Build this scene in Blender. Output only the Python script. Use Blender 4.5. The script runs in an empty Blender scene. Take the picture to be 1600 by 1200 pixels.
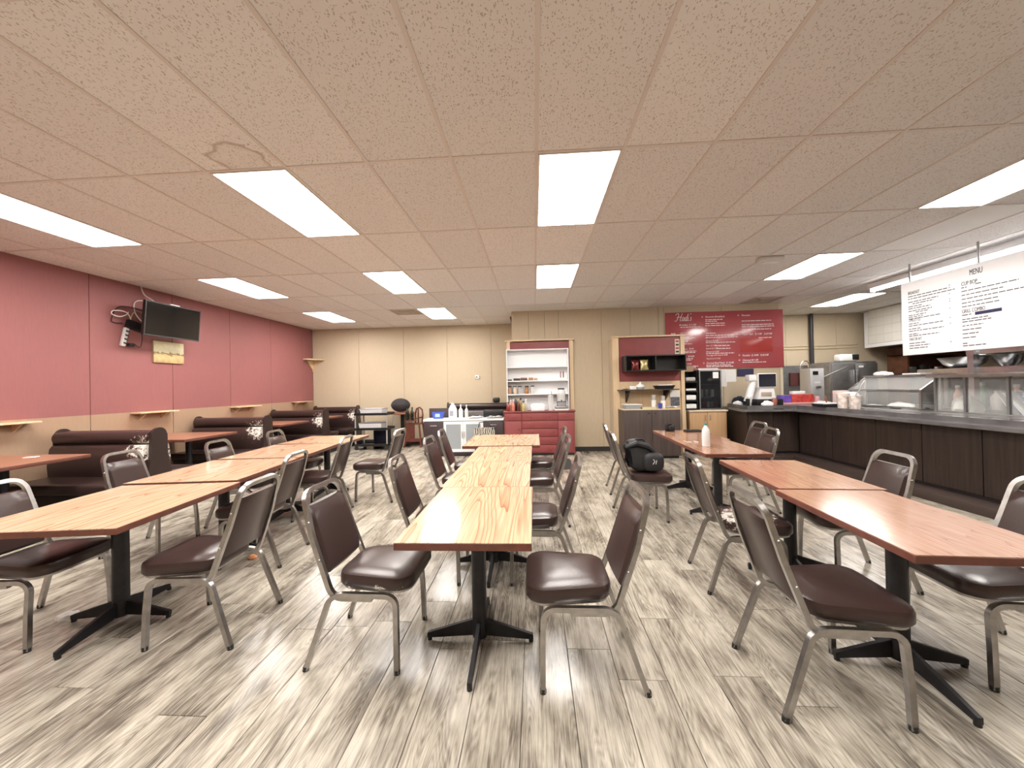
import bpy, bmesh, math, random
from mathutils import Vector, Matrix, Euler
random.seed(7)
S = bpy.context.scene
COL = S.collection
PI = math.pi

# ------------------------------------------------------------------ camera, world, exposure
CH = 1.43                      # camera height
CZ = CH + 1.637                # ceiling height
def view_matrix(yaw, pit, rol):
    return (Matrix.Rotation(yaw, 3, 'Z') @ Matrix.Rotation(pit, 3, 'X') @ Matrix.Rotation(rol, 3, 'Y'))
cam_d = bpy.data.cameras.new('camera'); cam = bpy.data.objects.new('camera', cam_d); COL.objects.link(cam)
m = view_matrix(.0598, .007, .0213)
rt, fw, up = m.col[0], m.col[1], m.col[2]
cam.matrix_world = Matrix(((rt.x, up.x, -fw.x, 0), (rt.y, up.y, -fw.y, 0), (rt.z, up.z, -fw.z, CH), (0, 0, 0, 1)))
cam_d.sensor_width = 36; cam_d.lens = 583.06 / 1600 * 36; cam_d.clip_start = .02; cam_d.clip_end = 100
S.camera = cam
world = bpy.data.worlds.new('sky'); S.world = world; world.use_nodes = True
bg = world.node_tree.nodes['Background']; bg.inputs[0].default_value = (0, 0, 0, 1); bg.inputs[1].default_value = 0.0
S.view_settings.view_transform = 'Standard'; S.view_settings.look = 'None'
S.view_settings.gamma = 1; S.view_settings.use_curve_mapping = False
S.view_settings.exposure = 1.15
S.cycles.use_denoising = True
S.cycles.max_bounces = 6; S.cycles.diffuse_bounces = 3; S.cycles.glossy_bounces = 3; S.cycles.transparent_max_bounces = 8; S.cycles.transmission_bounces = 4
S.cycles.caustics_reflective = False; S.cycles.caustics_refractive = False
S.cycles.use_adaptive_sampling = True; S.cycles.adaptive_threshold = .03
LAMP = 15.0                    # emission of the ceiling panels

# ------------------------------------------------------------------ materials
MATS = {}
def rgb(c): return (c[0], c[1], c[2], 1)
def mat(name, col, rough=.5, metal=0., var=0., vscale=6., emit=0., alpha=None, trans=0., spec=.5, coat=0., bump=0., bscale=80.):
    if name in MATS: return MATS[name]
    M = bpy.data.materials.new(name); M.use_nodes = True; nt = M.node_tree; b = nt.nodes['Principled BSDF']
    b.inputs['Base Color'].default_value = rgb(col); b.inputs['Roughness'].default_value = rough
    b.inputs['Metallic'].default_value = metal; b.inputs['Specular IOR Level'].default_value = spec
    b.inputs['Transmission Weight'].default_value = trans; b.inputs['Coat Weight'].default_value = coat
    if emit:
        b.inputs['Emission Color'].default_value = rgb(col); b.inputs['Emission Strength'].default_value = emit
    if alpha is not None: b.inputs['Alpha'].default_value = alpha
    if var or bump:
        tc = nt.nodes.new('ShaderNodeTexCoord')
        if var:
            n = nt.nodes.new('ShaderNodeTexNoise'); n.inputs['Scale'].default_value = vscale; n.inputs['Detail'].default_value = 5
            nt.links.new(tc.outputs['Object'], n.inputs['Vector'])
            r = nt.nodes.new('ShaderNodeValToRGB')
            r.color_ramp.elements[0].position = .3; r.color_ramp.elements[1].position = .7
            r.color_ramp.elements[0].color = rgb([x * (1 - var) for x in col]); r.color_ramp.elements[1].color = rgb([min(1, x * (1 + var)) for x in col])
            nt.links.new(n.outputs['Fac'], r.inputs['Fac']); nt.links.new(r.outputs['Color'], b.inputs['Base Color'])
        if bump:
            n2 = nt.nodes.new('ShaderNodeTexNoise'); n2.inputs['Scale'].default_value = bscale
            nt.links.new(tc.outputs['Object'], n2.inputs['Vector'])
            bp = nt.nodes.new('ShaderNodeBump'); bp.inputs['Strength'].default_value = bump; bp.inputs['Distance'].default_value = .004
            nt.links.new(n2.outputs['Fac'], bp.inputs['Height']); nt.links.new(bp.outputs['Normal'], b.inputs['Normal'])
    MATS[name] = M
    return M

class NG:                       # small node-graph helper
    def __init__(s, name, rough=.5, spec=.5):
        s.M = bpy.data.materials.new(name); s.M.use_nodes = True; s.t = s.M.node_tree; s.b = s.t.nodes['Principled BSDF']
        s.b.inputs['Roughness'].default_value = rough; s.b.inputs['Specular IOR Level'].default_value = spec; MATS[name] = s.M
    def n(s, typ, **kw):
        x = s.t.nodes.new('ShaderNode' + typ)
        for k, v in kw.items():
            if k in x.inputs: x.inputs[k].default_value = v
            else: setattr(x, k, v)
        return x
    def l(s, a, ao, b, bi): s.t.links.new(a.outputs[ao], b.inputs[bi])
    def ramp(s, stops):
        r = s.n('ValToRGB'); e = r.color_ramp.elements
        while len(e) < len(stops): e.new(.5)
        for i, (p, c) in enumerate(stops): e[i].position = p; e[i].color = rgb(c)
        return r
    def mix(s, fac, a, b, mode='MIX'):
        x = s.n('MixRGB', blend_type=mode)
        for k, v in (('Fac', fac), ('Color1', a), ('Color2', b)):
            if isinstance(v, tuple) and not isinstance(v[0], (int, float)): s.l(v[0], v[1], x, k)
            elif isinstance(v, (int, float)): x.inputs[k].default_value = v
            else: x.inputs[k].default_value = rgb(v)
        return x

def floor_material():
    g = NG('weathered_vinyl_plank', .23, .6)
    tc = g.n('TexCoord'); oi = g.n('ObjectInfo')
    off = g.n('VectorMath', operation='MULTIPLY_ADD')
    cmb = g.n('CombineXYZ')
    for i in range(3): g.l(oi, 'Random', cmb, i)
    off.inputs[1].default_value = (37, 91, 53); g.l(cmb, 0, off, 0); g.l(tc, 'Object', off, 2)
    mp = g.n('Mapping'); mp.inputs['Scale'].default_value = (52, 2.6, 52); g.l(off, 0, mp, 'Vector')
    n1 = g.n('TexNoise', Scale=1.5, Detail=7., Roughness=.65, Distortion=.5); g.l(mp, 0, n1, 'Vector')
    mp2 = g.n('Mapping'); mp2.inputs['Scale'].default_value = (9, 1.1, 9); g.l(off, 0, mp2, 'Vector')
    rn = g.n('TexNoise', Scale=1., Detail=1., Distortion=.3); g.l(mp2, 0, rn, 'Vector')
    rk_ = g.n('Math', operation='MULTIPLY'); g.l(rn, 'Fac', rk_, 0); rk_.inputs[1].default_value = 26.
    wv = g.n('Math', operation='PINGPONG'); g.l(rk_, 0, wv, 0); wv.inputs[1].default_value = .5
    n1w = g.n('Math', operation='MULTIPLY_ADD'); g.l(n1, 'Fac', n1w, 0); n1w.inputs[1].default_value = .72; n1w.inputs[2].default_value = .14
    mx = g.n('Math', operation='MULTIPLY_ADD'); g.l(wv, 0, mx, 0); mx.inputs[1].default_value = .22; g.l(n1w, 0, mx, 2)
    mp3 = g.n('Mapping'); mp3.inputs['Scale'].default_value = (4.5, 1.5, 1); g.l(off, 0, mp3, 'Vector')
    n3 = g.n('TexNoise', Scale=1.6, Detail=4., Roughness=.6); g.l(mp3, 0, n3, 'Vector')
    ad = g.n('Math', operation='MULTIPLY_ADD'); g.l(n3, 'Fac', ad, 0); ad.inputs[1].default_value = .95; g.l(mx, 0, ad, 2)
    rr = g.n('Math', operation='MULTIPLY_ADD'); g.l(oi, 'Random', rr, 0); rr.inputs[1].default_value = .12; g.l(ad, 0, rr, 2)
    dv = g.n('Math', operation='MULTIPLY'); g.l(rr, 0, dv, 0); dv.inputs[1].default_value = .6
    cr = g.ramp([(.46, (.066, .054, .043)), (.565, (.195, .168, .136)), (.68, (.42, .378, .312)), (.78, (.58, .53, .45))])
    g.l(dv, 0, cr, 'Fac'); g.l(cr, 0, g.b, 'Base Color')
    bp = g.n('Bump'); bp.inputs['Strength'].default_value = .18; bp.inputs['Distance'].default_value = .003
    g.l(n1, 'Fac', bp, 'Height'); g.l(bp, 0, g.b, 'Normal')
    return g.M
def tile_material(name='ceiling_tile_fissured', base=(.82, .80, .80), spots=True):
    g = NG(name, .9, .2)
    tc = g.n('TexCoord'); oi = g.n('ObjectInfo')
    cmb = g.n('CombineXYZ')
    for i in range(3): g.l(oi, 'Random', cmb, i)
    off = g.n('VectorMath', operation='MULTIPLY_ADD'); off.inputs[1].default_value = (31, 17, 5); g.l(cmb, 0, off, 0); g.l(tc, 'Object', off, 2)
    if spots:
        vor = g.n('TexVoronoi', Scale=95., Randomness=1.); mp = g.n('Mapping'); mp.inputs['Scale'].default_value = (1, .5, 1)
        g.l(off, 0, mp, 0); nd = g.n('TexNoise', Scale=30.); g.l(off, 0, nd, 'Vector')
        dm = g.n('VectorMath', operation='MULTIPLY_ADD'); dm.inputs[1].default_value = (.03, .03, .03); g.l(nd, 'Color', dm, 0); g.l(mp, 0, dm, 2)
        g.l(dm, 0, vor, 'Vector')
        gate = g.n('TexNoise', Scale=45., Detail=1.); g.l(off, 0, gate, 'Vector')
        thr = g.n('Math', operation='MULTIPLY'); g.l(gate, 'Fac', thr, 0); thr.inputs[1].default_value = .47
        sub = g.n('Math', operation='SUBTRACT'); g.l(vor, 'Distance', sub, 0); g.l(thr, 0, sub, 1)
        cr = g.ramp([(.0, (.52, .47, .44)), (.07, base)]); g.l(sub, 0, cr, 'Fac')
        src = (cr, 0)
    else:
        src = base
    var = g.n('Math', operation='MULTIPLY_ADD'); g.l(oi, 'Random', var, 0); var.inputs[1].default_value = .10; var.inputs[2].default_value = .92
    mm = g.mix(1.0, src, (1, 1, 1), 'MULTIPLY'); g.l(var, 0, mm, 'Color2'); g.l(mm, 0, g.b, 'Base Color')
    return g.M
def stained_tile_material():
    M = tile_material('ceiling_tile_stained'); t = M.node_tree; b = t.nodes['Principled BSDF']
    src = b.inputs['Base Color'].links[0].from_socket
    tc = t.nodes.new('ShaderNodeTexCoord'); mp = t.nodes.new('ShaderNodeMapping'); mp.inputs['Location'].default_value = (-.14, -.60, 0)
    t.links.new(tc.outputs['Object'], mp.inputs[0])
    nz = t.nodes.new('ShaderNodeTexNoise'); nz.inputs['Scale'].default_value = 6; t.links.new(tc.outputs['Object'], nz.inputs['Vector'])
    dn = t.nodes.new('ShaderNodeVectorMath'); dn.operation = 'MULTIPLY_ADD'; dn.inputs[1].default_value = (.18, .18, 0)
    t.links.new(nz.outputs['Color'], dn.inputs[0]); t.links.new(mp.outputs[0], dn.inputs[2])
    ln = t.nodes.new('ShaderNodeVectorMath'); ln.operation = 'LENGTH'; t.links.new(dn.outputs[0], ln.inputs[0])
    cr = t.nodes.new('ShaderNodeValToRGB'); e = cr.color_ramp.elements; e.new(.5); e.new(.5)
    for i, (p, v) in enumerate([(.10, .05), (.17, .12), (.19, .6), (.21, 0)]): e[i].position = p; e[i].color = (v, v, v, 1)
    t.links.new(ln.outputs['Value'], cr.inputs['Fac'])
    mx = t.nodes.new('ShaderNodeMixRGB'); t.links.new(cr.outputs[0], mx.inputs['Fac']); t.links.new(src, mx.inputs['Color1']); mx.inputs['Color2'].default_value = (.30, .19, .10, 1)
    t.links.new(mx.outputs[0], b.inputs['Base Color'])
    return M
def laminate_material(name, light, dark, scale=1.):
    g = NG(name, .15, .6)
    tc = g.n('TexCoord'); oi = g.n('ObjectInfo'); cmb = g.n('CombineXYZ')
    for i in range(3): g.l(oi, 'Random', cmb, i)
    off = g.n('VectorMath', operation='MULTIPLY_ADD'); off.inputs[1].default_value = (3, 7, 0); g.l(cmb, 0, off, 0); g.l(tc, 'Object', off, 2)
    mp = g.n('Mapping'); mp.inputs['Scale'].default_value = (6 * scale, .42 * scale, 1); g.l(off, 0, mp, 0)
    nz = g.n('TexNoise', Scale=1.0, Detail=1.5, Distortion=.25); g.l(mp, 0, nz, 'Vector')
    k = g.n('Math', operation='MULTIPLY'); g.l(nz, 'Fac', k, 0); k.inputs[1].default_value = 17.
    fr = g.n('Math', operation='FRACT'); g.l(k, 0, fr, 0)
    fine = g.n('TexNoise', Scale=1., Detail=4.); mp2 = g.n('Mapping'); mp2.inputs['Scale'].default_value = (90, 3, 1); g.l(off, 0, mp2, 0); g.l(mp2, 0, fine, 'Vector')
    cr = g.ramp([(.0, dark), (.12, [(a + b) / 2 for a, b in zip(light, dark)]), (.45, light), (.92, light)]); g.l(fr, 0, cr, 'Fac')
    fm = g.mix(.35, (cr, 0), (1, 1, 1), 'MULTIPLY'); c2 = g.ramp([(.3, [x * .55 for x in light]), (.7, (1, 1, 1))]); g.l(fine, 'Fac', c2, 'Fac'); g.l(c2, 0, fm, 'Color2')
    g.l(fm, 0, g.b, 'Base Color')
    return g.M
def worn_vinyl(name, center, radius, col=(.042, .024, .022)):
    """brown vinyl rubbed away to its white backing around a point of the part"""
    g = NG(name, .30, .5)
    tc = g.n('TexCoord'); mp = g.n('Mapping'); mp.inputs['Location'].default_value = [-c / r for c, r in zip(center, radius)]; mp.inputs['Scale'].default_value = [1 / r for r in radius]
    g.l(tc, 'Object', mp, 0)
    ln = g.n('VectorMath', operation='LENGTH'); g.l(mp, 0, ln, 0)
    nz = g.n('TexNoise', Scale=22., Detail=8., Roughness=.75); g.l(tc, 'Object', nz, 'Vector')
    a = g.n('Math', operation='MULTIPLY_ADD'); g.l(ln, 'Value', a, 0); a.inputs[1].default_value = .24; g.l(nz, 'Fac', a, 2)
    cr = g.ramp([(.60, (.78, .74, .68)), (.615, (.35, .22, .17)), (.63, col)]); g.l(a, 0, cr, 'Fac'); g.l(cr, 0, g.b, 'Base Color')
    return g.M
def wall_panel_material(name, col, split=None, low=None):
    """painted board; above/below a paint line when split is given (world height in object space)"""
    g = NG(name, .6, .3)
    tc = g.n('TexCoord'); mp = g.n('Mapping'); mp.inputs['Scale'].default_value = (60, 60, 6); g.l(tc, 'Object', mp, 0)
    n = g.n('TexNoise', Scale=1.5, Detail=4.); g.l(mp, 0, n, 'Vector')
    c = g.ramp([(.3, [x * .93 for x in col]), (.7, col)]); g.l(n, 'Fac', c, 'Fac')
    out = c
    if split is not None:
        c2 = g.ramp([(.3, [x * .93 for x in low]), (.7, low)]); g.l(n, 'Fac', c2, 'Fac')
        sp = g.n('SeparateXYZ'); g.l(tc, 'Object', sp, 0)
        gt = g.n('Math', operation='GREATER_THAN'); g.l(sp, 'Z', gt, 0); gt.inputs[1].default_value = split
        out = g.mix(0, (c2, 0), (c, 0)); g.l(gt, 0, out, 'Fac')
    g.l(out, 0, g.b, 'Base Color')
    return g.M
def wood_material(name, light, dark, axis=2, rough=.45, scale=1.):
    g = NG(name, rough, .4)
    tc = g.n('TexCoord'); mp = g.n('Mapping'); s = [28 * scale] * 3; s[axis] = 1.5 * scale; mp.inputs['Scale'].default_value = s; g.l(tc, 'Object', mp, 0)
    n = g.n('TexNoise', Scale=1., Detail=6., Distortion=.6); g.l(mp, 0, n, 'Vector')
    c = g.ramp([(.32, dark), (.68, light)]); g.l(n, 'Fac', c, 'Fac'); g.l(c, 0, g.b, 'Base Color')
    return g.M

FLOORM = floor_material(); TILE = tile_material(); TILEP = tile_material('ceiling_tile_plain', (.88, .87, .87), False); TILEST = stained_tile_material()
LAM = laminate_material('orange_woodgrain_laminate', (.62, .42, .275), (.38, .175, .09))
LAM2 = laminate_material('red_woodgrain_laminate', (.46, .262, .17), (.33, .155, .088), 1.6)
EDGE = mat('table_edge_brown', (.14, .048, .032), .4, var=.2, vscale=20)
EDGE2 = EDGE
VINYL = mat('brown_vinyl', (.046, .026, .0235), .28, bump=.15, bscale=140)
VINYLB = mat('booth_vinyl', (.036, .021, .019), .33, bump=.12, bscale=60)
CHROME = mat('dull_chrome', (.43, .42, .41), .29, 1., var=.14, vscale=25)
RUBBER = mat('black_rubber', (.02, .02, .02), .7)
BLACKM = mat('black_metal', (.019, .018, .021), .42, .3, var=.3, vscale=18)
BLACK = mat('black_plastic', (.012, .012, .013), .35)
WHITE = mat('white_plastic', (.82, .82, .82), .4)
WHITEP = mat('white_paint', (.84, .84, .85), .5)
PAPER = mat('white_paper', (.85, .84, .82), .8)
CREAMW = wood_material('cream_wood', (.74, .58, .38), (.66, .49, .30))
REDP = mat('red_paint', (.26, .058, .058), .45, var=.08)
DARKW = wood_material('dark_brown_veneer', (.050, .034, .028), (.030, .019, .016))
GREYW = wood_material('grey_brown_veneer', (.085, .062, .055), (.055, .040, .036))
STEEL = mat('stainless_steel', (.58, .58, .59), .28, 1., var=.12, vscale=9)
STEELD = mat('brushed_steel', (.36, .36, .365), .38, .9, var=.12, vscale=9)
GLASS = mat('clear_glass', (.95, .98, .97), .03, alpha=.16, spec=.6)
BEIGEW = wood_material('beige_maple', (.52, .33, .18), (.46, .28, .145))

# ------------------------------------------------------------------ mesh helpers
def BM(): return bmesh.new()
def box(bm, x0, x1, y0, y1, z0, z1, bev=0., seg=2, M=None):
    r = bmesh.ops.create_cube(bm, size=1); vs = r['verts']
    for v in vs: v.co = Vector(((x0 + x1) / 2 + v.co.x * (x1 - x0), (y0 + y1) / 2 + v.co.y * (y1 - y0), (z0 + z1) / 2 + v.co.z * (z1 - z0)))
    if bev:
        es = list({e for v in vs for e in v.link_edges})
        o = bmesh.ops.bevel(bm, geom=es, offset=bev, segments=seg, affect='EDGES', profile=.5); vs = list({v for f in o['faces'] for v in f.verts} | {v for v in vs if v.is_valid})
    if M is not None:
        for v in vs: v.co = M @ v.co
    return bm
def tube(bm, pts, r, n=8, square=False, cap=True, closed=False):
    P = [Vector(p) for p in pts]; N = len(P); rings = []
    up = None
    for i, p in enumerate(P):
        a = P[i - 1] if (i > 0 or closed) else p; b = P[(i + 1) % N] if (i < N - 1 or closed) else p
        t = (b - a).normalized()
        if up is None:
            up = Vector((0, 0, 1)) if abs(t.z) < .9 else Vector((0, 1, 0))
        u = (up - t * up.dot(t)).normalized(); w = t.cross(u); up = u
        rr = r[i] if isinstance(r, (list, tuple)) else r
        k = []
        m_ = 4 if square else n
        for j in range(m_):
            a_ = 2 * PI * (j + (.5 if square else 0)) / m_; q = rr * (1.414 if square else 1)
            k.append(bm.verts.new(p + u * math.cos(a_) * q + w * math.sin(a_) * q))
        rings.append(k)
    M_ = len(rings[0])
    for i in range(N if closed else N - 1):
        A, B = rings[i], rings[(i + 1) % N]
        for j in range(M_):
            bm.faces.new((A[j], A[(j + 1) % M_], B[(j + 1) % M_], B[j]))
    if cap and not closed:
        bm.faces.new(rings[0][::-1]); bm.faces.new(rings[-1])
    return bm
def lathe(bm, prof, n=16, c=(0, 0, 0)):
    rings = []
    for r, z in prof:
        rings.append([bm.verts.new((c[0] + max(r, 1e-4) * math.cos(2 * PI * j / n), c[1] + max(r, 1e-4) * math.sin(2 * PI * j / n), c[2] + z)) for j in range(n)])
    for A, B in zip(rings, rings[1:]):
        for j in range(n): bm.faces.new((A[j], A[(j + 1) % n], B[(j + 1) % n], B[j]))
    bm.faces.new(rings[0][::-1]); bm.faces.new(rings[-1])
    return bm
def prism(bm, poly, z0, z1, axis='z'):
    f = {'z': lambda a, b, h: (a, b, h), 'y': lambda a, b, h: (a, h, b), 'x': lambda a, b, h: (h, a, b)}[axis]
    A = [bm.verts.new(f(a, b, z0)) for a, b in poly]; B = [bm.verts.new(f(a, b, z1)) for a, b in poly]
    n = len(poly)
    bm.faces.new(A[::-1]); bm.faces.new(B)
    for i in range(n): bm.faces.new((A[i], A[(i + 1) % n], B[(i + 1) % n], B[i]))
    return bm
def arc(cx, cy, r, a0, a1, n=6):
    return [(cx + r * math.cos(a0 + (a1 - a0) * i / n), cy + r * math.sin(a0 + (a1 - a0) * i / n)) for i in range(n + 1)]
def mesh_of(name, bm, material, smooth=True):
    bmesh.ops.recalc_face_normals(bm, faces=bm.faces[:])
    me = bpy.data.meshes.new(name); bm.to_mesh(me); bm.free()
    if material: me.materials.append(material)
    if smooth:
        for p in me.polygons: p.use_smooth = True
        try: me.set_sharp_from_angle(angle=math.radians(38))
        except Exception: pass
    return me
def obj(name, data, parent=None, loc=(0, 0, 0), rot=(0, 0, 0)):
    o = bpy.data.objects.new(name, data); COL.objects.link(o); o.location = loc; o.rotation_euler = rot
    if parent: o.parent = parent
    return o
def part(name, bm, material, parent, loc=(0, 0, 0), rot=(0, 0, 0), label=None):
    o = obj(name, mesh_of(name, bm, material), parent, loc, rot)
    if label: o['label'] = label
    return o
def tag(o, label, cat, group=None):
    o['label'] = label; o['category'] = cat
    if group: o['group'] = group
    return o
def thing(name, label, cat, loc=(0, 0, 0), rz=0, group=None):
    return tag(obj(name, None, None, loc, (0, 0, rz)), label, cat, group)
def one(name, bm, material, label, cat, loc=(0, 0, 0), rot=(0, 0, 0), group=None):
    return tag(part(name, bm, material, None, loc, rot), label, cat, group)
def struct(name, bm=None, material=None, parent=None, loc=(0, 0, 0)):
    o = part(name, bm, material, parent, loc) if bm else obj(name, None, parent, loc)
    if parent is None: o['kind'] = 'structure'
    return o
def dup(root, loc, rz, label, group=None):
    r = root.copy(); COL.objects.link(r); r.location = loc; r.rotation_euler = (0, 0, rz); r['label'] = label
    if group: r['group'] = group
    elif 'group' in r: del r['group']
    for ch in list(root.children):
        c = ch.copy(); COL.objects.link(c); c.parent = r
        for g_ in list(ch.children):
            d = g_.copy(); COL.objects.link(d); d.parent = c
    return r
def bx(*a, **k): return box(BM(), *a, **k)
def lettering(body, size, parent, loc, rot, material, shear=0., xs=1., align='LEFT', name='lettering', ext=.0012):
    c = bpy.data.curves.new(name, 'FONT'); c.body = body; c.size = size; c.shear = shear; c.extrude = ext; c.align_x = align
    c.resolution_u = 3; c.materials.append(material)
    tmp = bpy.data.objects.new('tmp', c); me = bpy.data.meshes.new_from_object(tmp); bpy.data.objects.remove(tmp)
    me.transform(Matrix.Diagonal((xs, 1, 1, 1)))
    return obj(name, me, parent, loc, rot)
def print_lines(rows, h, rnd):
    """tiny word-shaped bars; rows = (x, y, length)"""
    bm = BM()
    for x, y, L in rows:
        e = x + L
        while x < e:
            w = min(rnd.uniform(1.5, 4.5) * h, e - x)
            vs = [bm.verts.new((x + a, y + b, 0)) for a, b in ((0, 0), (w, 0), (w, h * .62), (0, h * .62))]
            bm.faces.new(vs); x += w + h * .55
    return bm

# ------------------------------------------------------------------ room shell
XL, XR, YB, YF = -5.95, 10.0, 9.72, -3.0
BUMP_Y, BUMP_X0, BUMP_X1 = 8.15, -.47, 5.16
# floor: subfloor slab + planks
fl = struct('floor', bx(XL - .2, XR + .2, YF - .1, YB + .1, -.10, -.0125), mat('dark_subfloor', (.03, .026, .022), .9))
PW, PL = .232, 1.22
pm = mesh_of('plank', bx(-PW / 2 + .0014, PW / 2 - .0014, -PL / 2 + .0014, PL / 2 - .0014, -.0125, 0, bev=.0012, seg=1), FLOORM, False)
cells = []
for i in range(-27, 24):
    offy = random.Random(i * 13 + 5).random() * PL
    for j in range(-4, 9):
        x, y = i * PW + .03, j * PL + offy
        if XL - .1 < x < 5.2 and YF < y < YB - .1: cells.append((x, y))
def seen(c):
    x, y = c
    return y > .9 and abs(x) < 1.6 * y + .6 and y < 8.4 and x > -4.9
order = sorted(cells, key=lambda c: (not seen(c), math.hypot(*c)))
for x, y in order[:300]: obj('plank', pm, fl, (x, y, 0))
bm = BM()
for x, y in order[300:]: box(bm, x - PW / 2 + .0014, x + PW / 2 - .0014, y - PL / 2 + .0014, y + PL / 2 - .0014, -.0125, 0)
box(bm, 5.2, XR, YF, YB, -.0125, 0)
o = part('plank_field', bm, FLOORM, fl); o['kind'] = 'stuff'
# ceiling: deck, tiles, tee bars
GX0, GY0 = .0502, 2.6178
ce = struct('ceiling', bx(XL - .2, XR + .2, YF - .1, YB + .2, CZ + .25, CZ + .3), mat('roof_deck', (.5, .45, .42), .9))
LIGHTS = [(0, 0), (-4, 0), (-8, 0), (6, 0), (0, 2), (-4, 2), (-8, 2), (6, 2), (-4, 4), (-8, 4), (10, 4), (0, -2), (-4, -2), (-8, -2), (6, -2)]
VENTS = [(7, 4), (-5, 4)]
tm = mesh_of('ceiling_tile', bx(-.293, .293, -.598, .598, 0, .015), TILE, False)
tmp = mesh_of('ceiling_tile_plain', bx(-.293, .293, -.598, .598, 0, .015), TILEP, False)
tms = mesh_of('ceiling_tile_stained', bx(-.293, .293, -.598, .598, 0, .015), TILEST, False)
half = mesh_of('ceiling_tile_half', bx(-.293, .293, -.293, .293, 0, .015), TILE, False)
def cell(i, j): return GX0 + (i + .5) * .61, GY0 + (j + .5) * 1.22
for i in range(-10, 16):
    for j in range(-5, 6):
        x, y = cell(i, j)
        if (i, j) in LIGHTS or x < XL - .3 or y < YF - .4: continue
        if y - .61 > BUMP_Y and BUMP_X0 < x < BUMP_X1: continue
        if (i, j) in VENTS:
            obj('ceiling_tile', half, ce, (x, y + .305, CZ + .005)); continue
        me = tmp if (i, j) in ((5, 3), (7, 1)) else tms if (i, j) == (-4, -1) else tm
        obj('ceiling_tile', me, ce, (x, y, CZ + .005))
TEE = mat('ceiling_grid_paint', (.70, .64, .61), .55)
for i in range(-9, 17):
    x = GX0 + i * .61
    if XL < x < XR: part('tee_bar', bx(x - .012, x + .012, YF, YB if not (BUMP_X0 < x < BUMP_X1) else BUMP_Y, CZ, CZ + .02), TEE, ce)
for j in range(-4, 6):
    y = GY0 + j * 1.22
    part('cross_tee', bx(XL, XR if y < BUMP_Y else BUMP_X0, y - .012, y + .012, CZ + .0006, CZ + .02), TEE, ce)
part('cross_tee', bx(BUMP_X1, XR, GY0 + 5 * 1.22 - .012, GY0 + 5 * 1.22 + .012, CZ + .0006, CZ + .02), TEE, ce)
# walls
BODY = mat('wall_core', (.35, .3, .25), .9)
RED_TAN = wall_panel_material('red_over_tan_paint', (.315, .122, .120), 1.17, (.41, .275, .185))
CREAM = wall_panel_material('cream_paint', (.60, .50, .36))
wl = struct('wall_left', bx(XL - .15, XL - .02, YF, YB + .1, 0, CZ + .2), BODY)
y = YB; k = 0
seams = [YB, 9.28, 8.12, 6.98, 5.81, 4.66, 3.50, 2.3, 1.1, -.1, -1.3, YF]
for a, b in zip(seams[1:], seams):
    part('wall_panel', bx(XL - .02, XL, a + .003, b - .003, 0, CZ + .02, bev=.0025, seg=1), RED_TAN, wl)
wb = struct('wall_back', bx(XL, XR + .1, YB + .02, YB + .15, 0, CZ + .2), BODY)
sx = [XL, -4.67, -3.45, -2.28, -1.11, BUMP_X0]
for a, b in zip(sx, sx[1:]):
    part('wall_panel', bx(a + .003, b - .003, YB, YB + .02, 0, CZ + .02, bev=.0025, seg=1), CREAM, wb)
sx = [BUMP_X1 - .2, 6.3, 7.5, 8.7, XR]
for a, b in zip(sx, sx[1:]):
    part('wall_panel', bx(a + .002, b - .002, YB, YB + .02, 0, CZ + .02, bev=.002, seg=1), CREAM, wb)
wp = struct('wall_partition', bx(BUMP_X0 + .02, BUMP_X1 - .012, BUMP_Y + .02, YB, 0, CZ + .2), BODY)
sx = [BUMP_X0, -.1, .25, .55, 1.47, 2.08, 2.68, 2.79, 3.99, BUMP_X1]
for a, b in zip(sx, sx[1:]):
    part('wall_panel', bx(a + .0025, b - .0025, BUMP_Y, BUMP_Y + .02, 0, CZ + .02, bev=.002, seg=1), CREAM, wp)
part('wall_panel', bx(BUMP_X0, BUMP_X0 + .02, BUMP_Y + .02, YB, 0, CZ + .02), CREAM, wp)
part('corner_trim', bx(BUMP_X1 - .012, BUMP_X1 + .05, BUMP_Y, BUMP_Y + .04, 0, CZ), mat('cream_trim', (.72, .64, .48), .5), wp)
part('wall_panel', bx(BUMP_X1 - .012, BUMP_X1, BUMP_Y + .04, YB, 0, CZ + .02), CREAM, wp)
VB = mat('black_vinyl_base', (.03, .028, .028), .5)
struct('baseboard_partition', bx(BUMP_X0, 1.6, BUMP_Y - .008, BUMP_Y, 0, .10), VB)
struct('baseboard_back', bx(XL, BUMP_X0, YB - .008, YB, 0, .10), VB)
struct('baseboard_left', bx(XL, XL + .008, YF, YB - .008, 0, .10), VB)
struct('wall_right', bx(XR, XR + .1, YF, YB, 0, CZ + .2), CREAM)
struct('wall_front', bx(XL - .1, XR + .1, YF - .12, YF, 0, CZ + .2), CREAM)

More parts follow.
